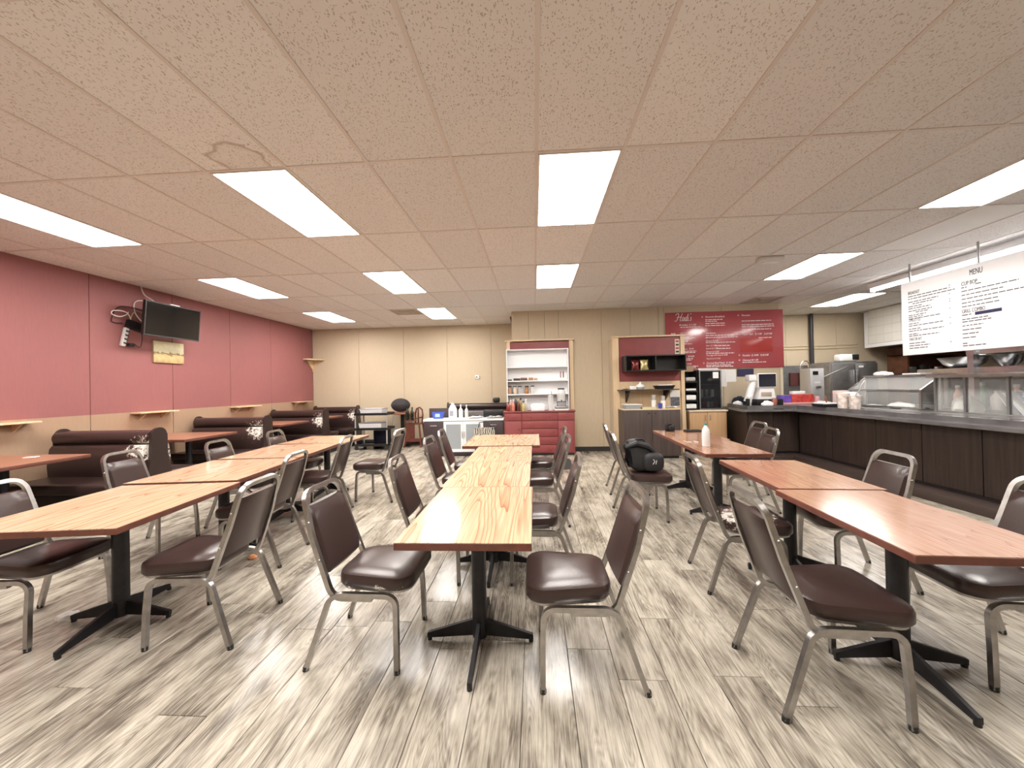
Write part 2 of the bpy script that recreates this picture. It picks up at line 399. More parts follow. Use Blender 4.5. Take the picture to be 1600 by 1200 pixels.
# ------------------------------------------------------------------ ceiling fixtures
DIFF = mat('lit_diffuser', (1.0, .95, .90), .5, emit=LAMP)
LRIM = TEE
fr = bx(-.293, .293, -.598, -.585, -.004, .04); box(fr, -.293, .293, .585, .598, -.004, .04); box(fr, -.293, -.28, -.585, .585, -.004, .04); box(fr, .28, .293, -.585, .585, -.004, .04)
box(fr, -.28, .28, -.585, .585, .03, .04)
x, y = cell(*LIGHTS[0])
LLAB = {(0, 0): 'above the centre tables, farther from the red dresser', (-4, 0): 'touching the water-stained ceiling tile', (-8, 0): 'over the booths, farthest from the back wall', (6, 0): 'next to the plain white tile before the hanging menu',
        (0, 2): 'above the centre tables, closer to the red dresser', (-4, 2): 'above the booth-side tables, one row before the vent', (-8, 2): 'over the booths beside the television', (6, 2): 'beside the white ceiling box', (-4, 4): 'beside the ceiling vent', (-8, 4): 'over the booths, closest to the back wall', (10, 4): 'above the kitchen sink'}
OFF = {(0, -2): 'centre_row', (-4, -2): 'booth_row', (-8, -2): 'booths', (6, -2): 'counter_row'}
lname = lambda c: 'glowing fluorescent ceiling panel ' + (LLAB[c] if c in LLAB else 'of the row overhead, above the ' + OFF[c].replace('_', ' '))
l0 = thing('ceiling_light', lname((0, 0)), 'ceiling light', (x, y, CZ), 0, 'recessed ceiling light panels')
part('frame', fr, LRIM, l0); part('diffuser', bx(-.28, .28, -.585, .585, .004, .010), DIFF, l0)
for c in LIGHTS[1:]:
    x, y = cell(*c); o = dup(l0, (x, y, CZ), 0, lname(c), l0['group'])
    if c in OFF:
        o.name = 'ceiling_light_%s_offscreen' % OFF[c]
        for ch in o.children:
            if ch.name.startswith('diffuser'): ch.name = 'diffuser_%s_offscreen' % OFF[c]
for c, lab in zip(VENTS, ('louvred air vent in the ceiling above the red menu board', 'louvred air vent in the ceiling beside a light above the back corner')):
    x, y = cell(*c); y -= .305
    v = thing('ceiling_vent', lab, 'air vent', (x, y, CZ), 0)
    bm = bx(-.293, .293, -.293, -.25, -.003, .01); box(bm, -.293, .293, .25, .293, -.003, .01); box(bm, -.293, -.25, -.25, .25, -.003, .01); box(bm, .25, .293, -.25, .25, -.003, .01)
    part('frame', bm, mat('vent_paint', (.55, .48, .42), .5), v)
    part('duct', bx(-.25, .25, -.25, .25, .20, .21), STEELD, v)
    for k in range(4):
        a = .22 - k * .055; bm = BM()
        for s in (1, -1):
            prism(bm, [(-a, s * a), (a, s * a), (a - .03, s * (a - .03)), (-a + .03, s * (a - .03))], .002, .03)
            prism(bm, [(s * a, -a), (s * a, a), (s * (a - .03), a - .03), (s * (a - .03), -a + .03)], .002, .03)
        part('louvre', bm, mat('vent_paint', (.55, .48, .42), .5), v)
sd = thing('smoke_detector', 'white square emergency light box under the ceiling tiles', 'ceiling box', (3.15, 5.13, CZ))
part('body', bx(-.15, .15, -.07, .07, -.06, 0, bev=.012), mat('box_cream', (.74, .72, .68), .5), sd)
part('lens', bx(-.10, .10, -.05, .05, -.068, -.06, bev=.003), WHITE, sd)

# ------------------------------------------------------------------ chairs
def rounded_rect(w0, w1, d, r, n=5):
    """plan outline: x front/back, trapezoid w1 wide in front (+x), w0 at back"""
    pts = []
    for cx, cy, a0 in ((d / 2 - r, w1 / 2 - r, 0), (-d / 2 + r, w0 / 2 - r, PI / 2), (-d / 2 + r, -w0 / 2 + r, PI), (d / 2 - r, -w1 / 2 + r, 1.5 * PI)):
        pts += arc(cx, cy, r, a0, a0 + PI / 2, n)
    return pts
def cushion(outline, z0, z1, crown=.012):
    bm = BM(); rings = []
    for k, (s, z) in enumerate([(.965, z0), (1.0, z0 + .012), (1.0, z1 - .026), (.975, z1 - .010), (.90, z1), (.55, z1 + crown * .8), (.12, z1 + crown)]):
        rings.append([bm.verts.new((x * s, y * s, z)) for x, y in outline])
    n = len(outline)
    for A, B in zip(rings, rings[1:]):
        for j in range(n): bm.faces.new((A[j], A[(j + 1) % n], B[(j + 1) % n], B[j]))
    bm.faces.new(rings[0][::-1]); bm.faces.new(rings[-1])
    return bm
T = .0123
def make_chair(vinyl_seat=VINYL, vinyl_back=VINYL, label='', group=None):
    t = thing('dining_chair', label, 'chair', (0, 0, 0), 0, group)
    sc_ = Matrix.Translation((.10, 0, 0))
    bm = cushion(rounded_rect(.36, .43, .42, .085), .405, .478); bm.transform(sc_); part('seat', bm, vinyl_seat, t)
    bm = BM(); o2 = [(x * .93, y * .93) for x, y in rounded_rect(.36, .43, .42, .085)]; prism(bm, o2, .390, .406); bm.transform(sc_); part('seat_pan', bm, CHROME, t)
    for s in (-1, 1):
        yy = s * .205
        fpath = [(.235, s * .222, .006), (.232, s * .215, .20), (.228, yy, .325)] + [(.170 + .058 * math.cos(a), yy, .325 + .055 * math.sin(a)) for a in [k * PI / 10 for k in range(1, 6)]] + [(0.0, yy, .380)]
        lg = part('leg', tube(BM(), fpath, T, square=True), CHROME, t)
        part('foot_cap', tube(BM(), [(.235, s * .222, 0), (.235, s * .222, .022)], T + .003, 8), RUBBER, lg)
        rp = [(0.0, yy, .380), (-.055, yy, .380)] + [(-.055 - .085 * math.sin(a), yy, .302 + .078 * math.cos(a)) for a in [k * (PI * .36) / 5 for k in range(1, 6)]] + [(-.245, s * .222, .006)]
        lg = part('leg', tube(BM(), rp, T, square=True), CHROME, t)
        part('foot_cap', tube(BM(), [(-.2465, s * .222, 0), (-.244, s * .222, .022)], T + .003, 8), RUBBER, lg)
    # back frame: inverted U with forward hooks under the seat
    def side(s):
        w0, w1 = .193, .172
        P = [(.10, s * w0, .358), (-.06, s * w0, .358)] + [(-.06 - .075 * math.sin(a), s * w0, .433 - .075 * math.cos(a)) for a in [k * PI * .42 / 5 for k in range(1, 6)]]
        P += [(-.22, s * (w0 - .008), .66), (-.262, s * w1, .815)]
        return P
    L = side(-1); R_ = side(1)
    top = []
    r = .075
    for a in [k * PI / 12 for k in range(1, 7)]:
        top.append((-.262 - .0225 * math.sin(a) , -.172 + r * (1 - math.cos(a)), .815 + r * math.sin(a)))
    topm = [(x, -y_, z) for x, y_, z in top][::-1]
    part('back_frame', tube(BM(), L + top + topm + R_[::-1], T, square=True), CHROME, t)
    # backrest pad
    bm = BM(); prof = []
    zs = [.475, .49, .55, .65, .74, .795, .812, .818]
    for z_ in zs:
        u = (z_ - .433) / (.815 - .433); xc = -.137 - u * .125
        hw = .176 - .014 * u; th = .022 if .49 <= z_ <= .80 else .010
        if z_ > .80: hw -= .012
        ring = []
        for yy, xx in ((-hw, 0), (-hw + .012, th), (-hw * .5, th + .006), (0, th + .008), (hw * .5, th + .006), (hw - .012, th), (hw, 0), (hw - .012, -.010), (0, -.012), (-hw + .012, -.010)):
            ring.append(bm.verts.new((xc + xx, yy, z_)))
        prof.append(ring)
    for A, B in zip(prof, prof[1:]):
        for j in range(10): bm.faces.new((A[j], A[(j + 1) % 10], B[(j + 1) % 10], B[j]))
    bm.faces.new(prof[0][::-1]); bm.faces.new(prof[-1])
    part('backrest', bm, vinyl_back, t)
    rv = mesh_of('rivet', (lambda b: (bmesh.ops.create_uvsphere(b, u_segments=8, v_segments=6, radius=.008), b)[1])(BM()), CHROME)
    for s in (-1, 1):
        for z_, w in ((.55, .187), (.74, .178)):
            u = (z_ - .433) / .382; obj('rivet', rv, t, (-.137 - u * .125, s * (w + .012), z_))
    return t
SPL = 'brown vinyl chair '
GRP = {
    'CL': ('centre row chairs, booth side', 'at the centre tables, booth side, %s from the red dresser'),
    'CR': ('centre row chairs, counter side', 'at the centre tables, counter side, %s from the red dresser'),
    'RL': ('counter row chairs, aisle side', 'at the counter-side tables, aisle side, %s from the till'),
    'RR': ('counter row chairs, counter side', 'between counter and tables, %s from the till'),
    'LL': ('booth row chairs, booth side', 'between booths and tables, %s from the serving cart'),
    'LR': ('booth row chairs, aisle side', 'at the booth-side tables, aisle side, %s from the serving cart'),
}
D = math.radians
CH_SPOTS = [
    ('CL', -.82, 2.90, 2, 'third'), ('CL', -.90, 4.06, -2, 'second'), ('CL', -.92, 4.72, 3, 'first'),
    ('CR', .245, 1.975, 180, 'fourth'), ('CR', .05, 2.90, 178, 'third'), ('CR', .07, 4.02, 182, 'second'), ('CR', .10, 4.85, 180, 'first'),
    ('RL', 1.28, 1.85, -3, 'farthest'), ('RL', 1.22, 5.12, -4, 'first'),
    ('RR', 2.31, 2.04, 176, 'fourth'), ('RR', 2.30, 2.88, 174, 'third'), ('RR', 2.40, 4.45, 172, 'second'), ('RR', 2.66, 5.10, 178, 'first'),
    ('LL', -3.12, 2.14, 4, 'fourth'), ('LL', -3.60, 3.30, 6, 'third'), ('LL', -3.28, 4.0, 5, 'second'), ('LL', -3.30, 4.95, 5, 'first'),
    ('LR', -1.98, 2.20, 183, 'fourth'), ('LR', -2.36, 3.12, 185, 'third'), ('LR', -2.46, 4.18, 186, 'second'),
]
c0 = make_chair()
first = True
for g_, x, y, a, nth in CH_SPOTS:
    gr, lab = GRP[g_]; lab = SPL + lab % nth
    if first:
        c0.location = (x, y, 0); c0.rotation_euler = (0, 0, D(a)); c0['label'] = lab; c0['group'] = gr; first = False
    else: dup(c0, (x, y, 0), D(a), lab, gr)
c1 = make_chair(worn_vinyl('vinyl_torn_edge', (.12, -.21, .415), (.20, .020, .022)), worn_vinyl('vinyl_torn_corner', (-.13, .16, .48), (.03, .05, .04)), 'brown vinyl chair with cracked peeling seat edge beside a centre table')
c1.location = (-.95, 2.07, 0); c1.rotation_euler = (0, 0, D(-1))
c2 = make_chair(worn_vinyl('vinyl_torn_seat', (.02, -.07, .48), (.26, .20, .10)), VINYL, 'brown vinyl chair with white foam showing through its torn seat')
c2.location = (1.42, 2.80, 0); c2.rotation_euler = (0, 0, D(-6))
dup(c0, (1.12, 4.16, 0), D(-3), 'brown vinyl chair with a black backpack on its seat')
dup(c0, (-2.06, 4.86, 0), D(176), 'brown vinyl chair standing clear of the booth-side tables, facing the cart')

# ------------------------------------------------------------------ pedestal tables
def make_table(w, l, lam, edge, label, x, y, rz=0, base=(0, 0)):
    t = thing('pedestal_table', label, 'table', (x, y, 0), D(rz), None)
    tp = part('tabletop', bx(-w / 2, w / 2, -l / 2, l / 2, .705, .738, bev=.002, seg=1), edge, t, label='dark edge band')
    part('laminate', bx(-w / 2 + .0015, w / 2 - .0015, -l / 2 + .0015, l / 2 - .0015, .738, .7405), lam, tp, label='wood-grain laminate surface')
    part('mounting_plate', bx(-.2, .2, -.2, .2, .695, .705), BLACKM, t, (base[0], base[1], 0))
    part('column', lathe(BM(), [(.042, .03), (.042, .68), (.05, .695)], 20), BLACKM, t, (base[0], base[1], 0))
    for k in range(4):
        L = .30 if k % 2 == 0 else .36
        bm = BM(); prism(bm, [(.03, .035), (L, .015), (L, .042), (.03, .125)], -.010, .010, 'y')
        f = part('foot', bm, BLACKM, t, (base[0], base[1], 0), (0, 0, k * PI / 2))
        part('glide', tube(BM(), [(L - .012, 0, 0), (L - .012, 0, .03)], .013, 8), RUBBER, f)
    return t
TW, TLn = .62, .925
ord_ = ['first', 'second', 'third', 'last']
make_table(TW, TLn, LAM, EDGE, 'narrow wood-grain table of the centre row, farthest from the red hutch', -.337, 2.105)
make_table(TW, .87, LAM, EDGE, 'narrow wood-grain pedestal table, third from the red hutch in the centre row', -.357, 3.005)
make_table(TW, .87, LAM, EDGE, 'narrow wood-grain pedestal table, second from the red hutch in the centre row', -.352, 3.878)
make_table(.92, 1.0, LAM, EDGE, 'wide wood-grain pedestal table of the centre row standing next to the red hutch', -.41, 4.87)
make_table(.87, .945, LAM, EDGE, 'wood-grain pedestal table with crumpled paper by its foot, farthest from the serving cart', -2.66, 2.235, 6)
make_table(.86, .93, LAM, EDGE, 'wood-grain pedestal table, third from the serving cart in the booth-side row', -2.83, 3.225, 6)
make_table(.84, .96, LAM, EDGE, 'wood-grain pedestal table, second from the serving cart in the booth-side row', -2.93, 4.215, 5)
make_table(.88, .80, LAM, EDGE, 'wood-grain pedestal table of the booth-side row closest to the serving cart', -2.96, 5.14, 2)
make_table(TW, TLn, LAM2, EDGE2, 'reddish wood-grain pedestal table farthest from the cash register in the counter row', 1.80, 1.995, -3)
make_table(TW, TLn, LAM2, EDGE2, 'reddish wood-grain pedestal table, third from the cash register in the counter row', 1.90, 2.94, -4)
make_table(TW, .94, LAM2, EDGE2, 'reddish wood-grain pedestal table holding the water bottle', 1.96, 4.17, -2)
make_table(.66, .94, LAM2, EDGE2, 'reddish wood-grain pedestal table with a black tray, closest to the cash register', 2.03, 5.12, -3)

# ------------------------------------------------------------------ booths along the wall
def booth(y, x0, x1, front, back, label, worn=.9, top=1.0):
    w = x1 - x0; h = w / 2
    t = thing('booth_bench', label, 'booth', ((x0 + x1) / 2, y, 0))
    wm = worn_vinyl('booth_vinyl_worn', (h - .08, 0, .78), (.26 * worn, .6, .22)) if worn else VINYLB
    bm = BM(); prism(bm, [(-.115, .02), (.115, .02), (.09, .5), (.055, top - .04), (-.055, top - .04), (-.09, .5)], -h + .02, h - .03, 'x'); part('back_core', bm, VINYLB, t)
    for s, on in ((-1, front), (1, back)):
        if not on: continue
        pts = [(s * .10, .44), (s * .165, .47), (s * .175, .60), (s * .150, .80), (s * .125, .835), (s * .06, .835)]
        bm = BM(); prism(bm, pts, -h + .03, h - .04, 'x'); part('backrest', bm, wm, t)
        bm = BM(); prism(bm, [(s * .05 + s * .062 * math.cos(a) * 1.15, top - .082 + .078 * math.sin(a)) for a in [k * PI / 9 - PI / 2 for k in range(19)]], -h + .02, h - .035, 'x'); part('bolster', bm, wm, t)
        part('seat', bx(-h + .02, h - .02, min(s * .12, s * .56), max(s * .12, s * .56), .36, .475, bev=.03, seg=3), VINYLB, t)
        part('seat_base', bx(-h + .04, h - .05, min(s * .115, s * .50), max(s * .115, s * .50), .0, .36), mat('booth_plinth', (.022, .014, .013), .5), t)
    bm = BM(); e = [(-.15, .0), (.15, .0), (.15, .45), (.10, .70), (.095, top - .05)] + arc(0, top - .06, .09, 0.1, PI - .1, 8) + [(-.095, top - .05), (-.10, .70), (-.15, .45)]
    prism(bm, e, h - .035, h, 'x'); part('end_panel', bm, VINYLB, t)
    prism_l = BM(); prism(prism_l, e, -h, -h + .02, 'x'); part('end_panel', prism_l, VINYLB, t)
    return t
booth(2.32, -5.92, -4.55, True, True, 'brown vinyl double booth bench farthest from the back wall', 0)
booth(4.25, -5.80, -4.53, True, True, 'brown vinyl double booth bench with a peeled end, below the television')
booth(6.17, -5.86, -4.58, True, True, 'brown vinyl double booth bench with worn white patches, second from the back wall', 1.1)
booth(8.10, -5.90, -4.66, True, True, 'brown vinyl double booth bench, first one out from the back wall', .8)
booth(9.545, -5.80, -4.62, True, False, 'brown vinyl single booth bench standing against the cream back wall', .7)
booth(9.545, -2.25, -.62, True, False, 'brown vinyl booth bench stored behind the low cabinet with frosted doors', 0, 1.03)
BT = mat('booth_table_laminate', (.33, .15, .095), .3, var=.12, vscale=14)
for y, l, lab in ((3.37, .86, 'with a paper scrap, farthest from the back wall'), (5.35, .92, 'below the television, second out from the others'), (7.30, .92, 'between two worn benches, second from the back wall'), (8.88, .62, 'in the back corner')):
    t = thing('booth_table', 'brown laminate booth table ' + lab, 'table', (-5.39, y, 0))
    tp = part('tabletop', bx(-.54, .54, -l / 2, l / 2, .755, .79, bev=.004), EDGE, t)
    part('laminate', bx(-.538, .538, -l / 2 + .002, l / 2 - .002, .79, .7925), BT, tp)
    part('column', lathe(BM(), [(.04, .02), (.04, .755)], 14), BLACKM, t, (.15, 0, 0)); part('base', bx(-.25, .45, -.04, .04, 0, .04, bev=.01), BLACKM, t)
one('paper_scrap', bx(-.05, .05, -.03, .03, 0, .006, bev=.002), PAPER, 'torn white paper scrap lying on a booth table', 'paper', (-5.3, 3.62, .793), (0, 0, .4))

# ------------------------------------------------------------------ left wall fittings
def wall_ledge(y0, y1, z, label):
    t = thing('wall_shelf', label, 'shelf', (XL, (y0 + y1) / 2, z)); h = (y1 - y0) / 2
    part('board', bx(0, .17, -h, h, -.02, 0, bev=.004), CREAMW, t)
    for s in (-1, 1):
        bm = BM(); prism(bm, [(0, -.02), (.12, -.02), (0, -.12)], s * h * .55 - .01, s * h * .55 + .01, 'y'); part('bracket', bm, CREAMW, t)
wall_ledge(3.45, 4.05, 1.145, 'small cream wall ledge above the booth table farthest from the back wall')
wall_ledge(5.15, 5.75, 1.165, 'small cream wall ledge below the picture')
wall_ledge(6.94, 7.60, 1.15, 'small cream wall ledge, second from the back wall corner')
wall_ledge(8.80, 9.42, 1.17, 'small cream wall ledge closest to the back wall corner')
t = thing('corner_shelf', 'small cream corner shelf with a tapered bracket high in the corner', 'shelf', (XL, YB, 2.24))
bm = BM(); prism(bm, [(0, 0), (.34, 0), (.30, -.16), (.10, -.42), (0, -.42)], 0, .03); part('board', bm, CREAMW, t)
bm = BM(); prism(bm, [(0, 0), (.24, 0), (0, -.30)], -.03, -.01, 'y'); part('bracket', bm, CREAMW, t)
bm = BM(); prism(bm, [(0, 0), (-.30, 0), (0, -.30)], .01, .03, 'x'); part('bracket', bm, CREAMW, t)
# television on its arm
tv = thing('television', 'flat black television tilted on a wall arm above the picture', 'television', (-5.60, 5.50, 2.55))
Mt = Matrix.Rotation(D(5), 4, 'Y') @ Matrix.Rotation(D(-2), 4, 'Z')
def tvp(name, b, m_):
    b.transform(Mt); return part(name, b, m_, tv)
tvp('body', bx(-.045, .0, -.43, .43, -.255, .255, bev=.006), BLACK)
tvp('screen', bx(.0, .004, -.415, .415, -.235, .242), mat('tv_screen', (.006, .006, .007), .06, spec=.7))
bz = bx(.0, .007, -.43, .43, -.255, -.237); box(bz, 0, .007, -.43, .43, .243, .255); box(bz, 0, .007, -.43, -.416, -.237, .243); box(bz, 0, .007, .416, .43, -.237, .243)
tvp('bezel', bz, mat('tv_bezel', (.05, .05, .052), .18, coat=.5))
tvp('sensor_bar', bx(-.02, .006, -.07, .07, .255, .268), WHITE)
tvp('wall_arm', box(bx(-.31, -.04, -.03, .03, -.03, .03), -.330, -.31, -.10, .10, -.12, .12), BLACKM)
one('media_box', bx(-.07, .0, -.12, .12, -.06, .06, bev=.01), BLACK, 'black media box fixed to the red wall beside the television', 'media box', (XL + .072, 5.21, 2.45), (D(-14), 0, 0))
ps = thing('power_strip', 'white power strip hanging on the red wall beside the television', 'power strip', (XL, 5.07, 2.27))
part('body', bx(0, .04, -.03, .03, -.14, .14, bev=.008, M=Matrix.Rotation(D(-12), 4, 'X')), WHITE, ps)
for k in range(4): part('socket', bx(.04, .044, -.012, .03, -.10 + k * .06, -.08 + k * .06, M=Matrix.Rotation(D(-12), 4, 'X')), BLACK, ps)
part('plug', bx(.02, .075, .03, .10, -.13, -.085, bev=.006), BLACK, ps)
def cable(pts, r, m_, label, name='cable'):
    P = [Vector(p) for p in pts]; out = []
    for i in range(len(P) - 1):
        p0, p1, p2, p3 = P[max(i - 1, 0)], P[i], P[i + 1], P[min(i + 2, len(P) - 1)]
        for k in range(6):
            u = k / 6; out.append(.5 * ((2 * p1) + (p2 - p0) * u + (2 * p0 - 5 * p1 + 4 * p2 - p3) * u * u + (3 * p1 - p0 - 3 * p2 + p3) * u ** 3))
    out.append(P[-1])
    return one(name, tube(BM(), out, r, 6), m_, label, 'cable')
CW = mat('white_cable', (.75, .72, .68), .5); CT = mat('tan_cable', (.45, .38, .18), .5)
X_ = XL + .03
cable([(XL + .012, 5.32, CZ), (X_ + .02, 5.33, 2.95), (X_ + .10, 5.40, 2.86), (X_ + .2, 5.42, 2.72)], .008, CW, 'white cable running from the ceiling to the television')
cable([(X_ + .1, 5.44, 2.72), (X_ + .05, 5.30, 2.84), (X_, 5.21, 2.80), (X_, 5.22, 2.64), (X_ + .05, 5.30, 2.50), (X_ + .1, 5.42, 2.44)], .007, CW, 'white cable looped out beside the television')
cable([(X_ + .02, 5.14, 2.48), (X_ + .04, 5.10, 2.58), (X_ + .05, 5.02, 2.63), (X_ + .03, 4.90, 2.62), (X_ + .02, 4.89, 2.57), (X_ + .03, 4.98, 2.55), (X_ + .04, 5.07, 2.60), (X_ + .02, 5.10, 2.64)], .007, CW, 'white cable coiled on the red wall away from the television')
cable([(X_ + .02, 5.13, 2.47), (X_ + .05, 5.12, 2.58), (X_ + .05, 5.18, 2.67), (X_ + .03, 5.30, 2.66), (X_ + .08, 5.42, 2.62)], .006, CT, 'tan cable arching from the media box to the television')
cable([(X_ + .02, 5.27, 2.40), (X_ + .02, 5.29, 2.28), (X_ + .02, 5.26, 2.14), (X_ + .04, 5.17, 2.17)], .005, RUBBER, 'thin black cord dangling below the media box')
cable([(X_ - .015, 5.05, 2.47), (X_ - .015, 4.95, 2.46), (X_ - .015, 4.91, 2.50), (X_ - .015, 4.99, 2.68), (X_ + .0, 5.16, 2.72), (X_ + .1, 5.44, 2.66)], .006, RUBBER, 'thick black cord bunched behind the media box')
# small picture below the television: pale bowl-on-table scene
g = NG('faded_picture_print', .5, .3)
tc = g.n('TexCoord'); sp = g.n('SeparateXYZ'); g.l(tc, 'Object', sp, 0); nz = g.n('TexNoise', Scale=14., Detail=3.); g.l(tc, 'Object', nz, 'Vector')
ad = g.n('Math', operation='MULTIPLY_ADD'); g.l(nz, 'Fac', ad, 0); ad.inputs[1].default_value = .16; g.l(sp, 'Z', ad, 2)
cr = g.ramp([(.0, (.35, .22, .10)), (.40, (.62, .50, .25)), (.5, (.22, .14, .07)), (.55, (.75, .68, .42)), (.75, (.80, .76, .55)), (1., (.62, .56, .30))])
mr = g.n('MapRange'); mr.inputs[1].default_value = -.12; mr.inputs[2].default_value = .24; g.l(ad, 0, mr, 0); g.l(mr, 0, cr, 'Fac'); g.l(cr, 0, g.b, 'Base Color')
p = thing('canvas_picture', 'small pale gold canvas picture below the television', 'picture', (XL, 5.73, 2.10))
part('stretcher', bx(0, .025, -.25, .25, -.17, .17), mat('canvas_edge', (.4, .3, .18), .7), p); part('print', bx(.025, .028, -.25, .25, -.17, .17), g.M, p)
# thermostat on the back wall
t = thing('thermostat', 'small white thermostat on the cream back wall', 'thermostat', (-1.49, YB, 1.70))
part('cover', bx(-.055, .055, -.03, 0, -.05, .05, bev=.006), WHITE, t); part('display', bx(-.03, .01, -.033, -.03, -.015, .02), mat('lcd', (.10, .11, .10), .3), t)

# ------------------------------------------------------------------ cart and things in the back corner
ct = thing('serving_cart', 'black three-tier serving cart with silver posts holding white pans', 'cart', (-3.88, 8.84, 0))
for z_ in (.09, .47, .82):
    sh = bx(-.40, .40, -.24, .24, z_, z_ + .02); 
    for a in ((-.40, .40, -.24, -.225), (-.40, .40, .225, .24), (-.40, -.385, -.225, .225), (.385, .40, -.225, .225)): box(sh, *a, z_ + .02, z_ + .055)
    part('tray', sh, BLACK, ct)
for sx_ in (-.38, .38):
    for sy_ in (-.22, .22):
        part('post', tube(BM(), [(sx_, sy_, .10), (sx_, sy_, .84)], .018, 10), mat('satin_aluminium', (.72, .72, .74), .3, .8), ct)
        w = part('caster', tube(BM(), [(sx_ * .95, sy_ - .015, .045), (sx_ * .95, sy_ + .015, .045)], .045, 14), RUBBER, ct)
part('handle', tube(BM(), [(-.39, -.18, .86), (-.40, -.18, .96), (-.34, -.18, .99), (-.30, -.18, .96), (-.28, -.18, .87)], .014, 8), BLACK, ct)
def pan(x, y, z, w, d, h, label):
    t = thing('food_pan', label, 'food pan', (x, y, z)); bm = BM()
    bot = [(-w / 2 + .02, -d / 2 + .02), (w / 2 - .02, -d / 2 + .02), (w / 2 - .02, d / 2 - .02), (-w / 2 + .02, d / 2 - .02)]; tp = [(-w / 2, -d / 2), (w / 2, -d / 2), (w / 2, d / 2), (-w / 2, d / 2)]
    A = [bm.verts.new((a, b, 0)) for a, b in bot]; B = [bm.verts.new((a, b, h)) for a, b in tp]; C = [bm.verts.new((a * .96, b * .96, h)) for a, b in tp]; E = [bm.verts.new((a * .95, b * .95, .008)) for a, b in bot]
    bm.faces.new(A[::-1]); bm.faces.new(E)
    for R1, R2 in ((A, B), (B, C), (C, E)):
        for i in range(4): bm.faces.new((R1[i], R1[(i + 1) % 4], R2[(i + 1) % 4], R2[i]))
    part('body', bm, mat('enamel_white', (.80, .80, .82), .35), t)
    rm = tube(BM(), [(-w / 2, -d / 2, h), (w / 2, -d / 2, h), (w / 2, d / 2, h), (-w / 2, d / 2, h)], .008, 6, closed=True); part('rim', rm, STEEL, t)
pan(-3.90, 8.83, .841, .56, .36, .13, 'white food pan on the top tier of the serving cart')
pan(-3.92, 8.83, .491, .56, .36, .14, 'white food pan on the middle tier of the serving cart')
t = thing('side_table', 'small round wooden table behind the serving cart', 'table', (-3.40, 9.40, 0))
part('tabletop', lathe(BM(), [(.30, .79), (.31, .80), (.31, .825), (.30, .83)], 28), mat('red_wood', (.30, .12, .07), .4), t)
part('column', lathe(BM(), [(.20, 0), (.20, .02), (.04, .05), (.04, .79)], 16), BLACKM, t)
bm = BM(); bmesh.ops.create_uvsphere(bm, u_segments=20, v_segments=12, radius=1)
for v in bm.verts:
    v.co = Vector((v.co.x * .25, v.co.y * .18, v.co.z * .19 + .17 + (.0 if v.co.z > 0 else .03)));
    if v.co.z < 0: v.co.z = 0
b = one('fabric_bag', bm, mat('charcoal_cloth', (.03, .028, .03), .8, bump=.5, bscale=12), 'rounded charcoal bag resting on the small round table', 'bag', (-3.44, 9.40, .831))
def bottle(x, y, z, r, h, body, cap, label, group=None, neck=.38, mats=None, name='bottle'):
    t = thing(name, label, 'bottle', (x, y, z), 0, group)
    part('body', lathe(BM(), [(r * .9, 0), (r, .01), (r, h * .58), (r * .8, h * .66), (r * neck, h * .76), (r * neck, h * .88)], 14), body, t)
    part('cap', lathe(BM(), [(r * neck * 1.2, h * .88), (r * neck * 1.2, h)], 12), cap, t)
    return t
DKG = mat('dark_green_glass', (.012, .016, .012), .12); LBL = mat('bottle_label', (.6, .56, .5), .6)
# wooden high chair with two bottles on its tray
WOODR = mat('cherry_wood', (.12, .032, .02), .35, var=.3, vscale=10)
hc = thing('high_chair', 'cherry wood high chair in the back corner with two wine bottles', 'high chair', (-2.98, 9.12, 0))
for sx_ in (-1, 1):
    for sy_ in (-1, 1): part('leg', tube(BM(), [(sx_ * .21, sy_ * .21, 0), (sx_ * .15, sy_ * .15, .55)], .018, square=True), WOODR, hc)
    part('side_rail', bx(sx_ * .19 - .012, sx_ * .19 + .012, -.19, .19, .16, .21), WOODR, hc)
part('front_rail', bx(-.19, .19, -.20, -.175, .14, .22), WOODR, hc)
part('seat', bx(-.18, .18, -.18, .18, .55, .575, bev=.006), WOODR, hc); part('front_panel', bx(-.16, .05, -.19, -.175, .22, .58), WOODR, hc)
part('tray', bx(-.20, .08, -.24, -.02, .64, .66, bev=.006), WOODR, hc)
part('back_hoop', tube(BM(), [(.17, .02, .55), (.19, .03, .78), (.17, .05, .90), (.10, .07, .96), (.02, .09, .93), (-.02, .10, .80), (-.02, .10, .57)], .02, 8), WOODR, hc)
part('back_slat', bx(.05, .085, .05, .07, .57, .93), WOODR, hc); part('arm', tube(BM(), [(.19, .03, .72), (.10, -.15, .70), (.02, -.16, .70)], .016, 8), WOODR, hc)
bottle(-3.13, 9.0, .661, .04, .36, DKG, BLACK, 'dark wine bottle on the high chair tray, the taller of two'); bottle(-3.0, 8.98, .661, .038, .32, DKG, BLACK, 'dark wine bottle on the high chair tray, the shorter of two')
one('crate', bx(-.17, .17, -.15, .15, 0, .40, bev=.01), mat('navy_plastic', (.01, .012, .04), .5), 'navy plastic bin on the floor behind the serving cart', 'bin', (-3.90, 9.32, 0))

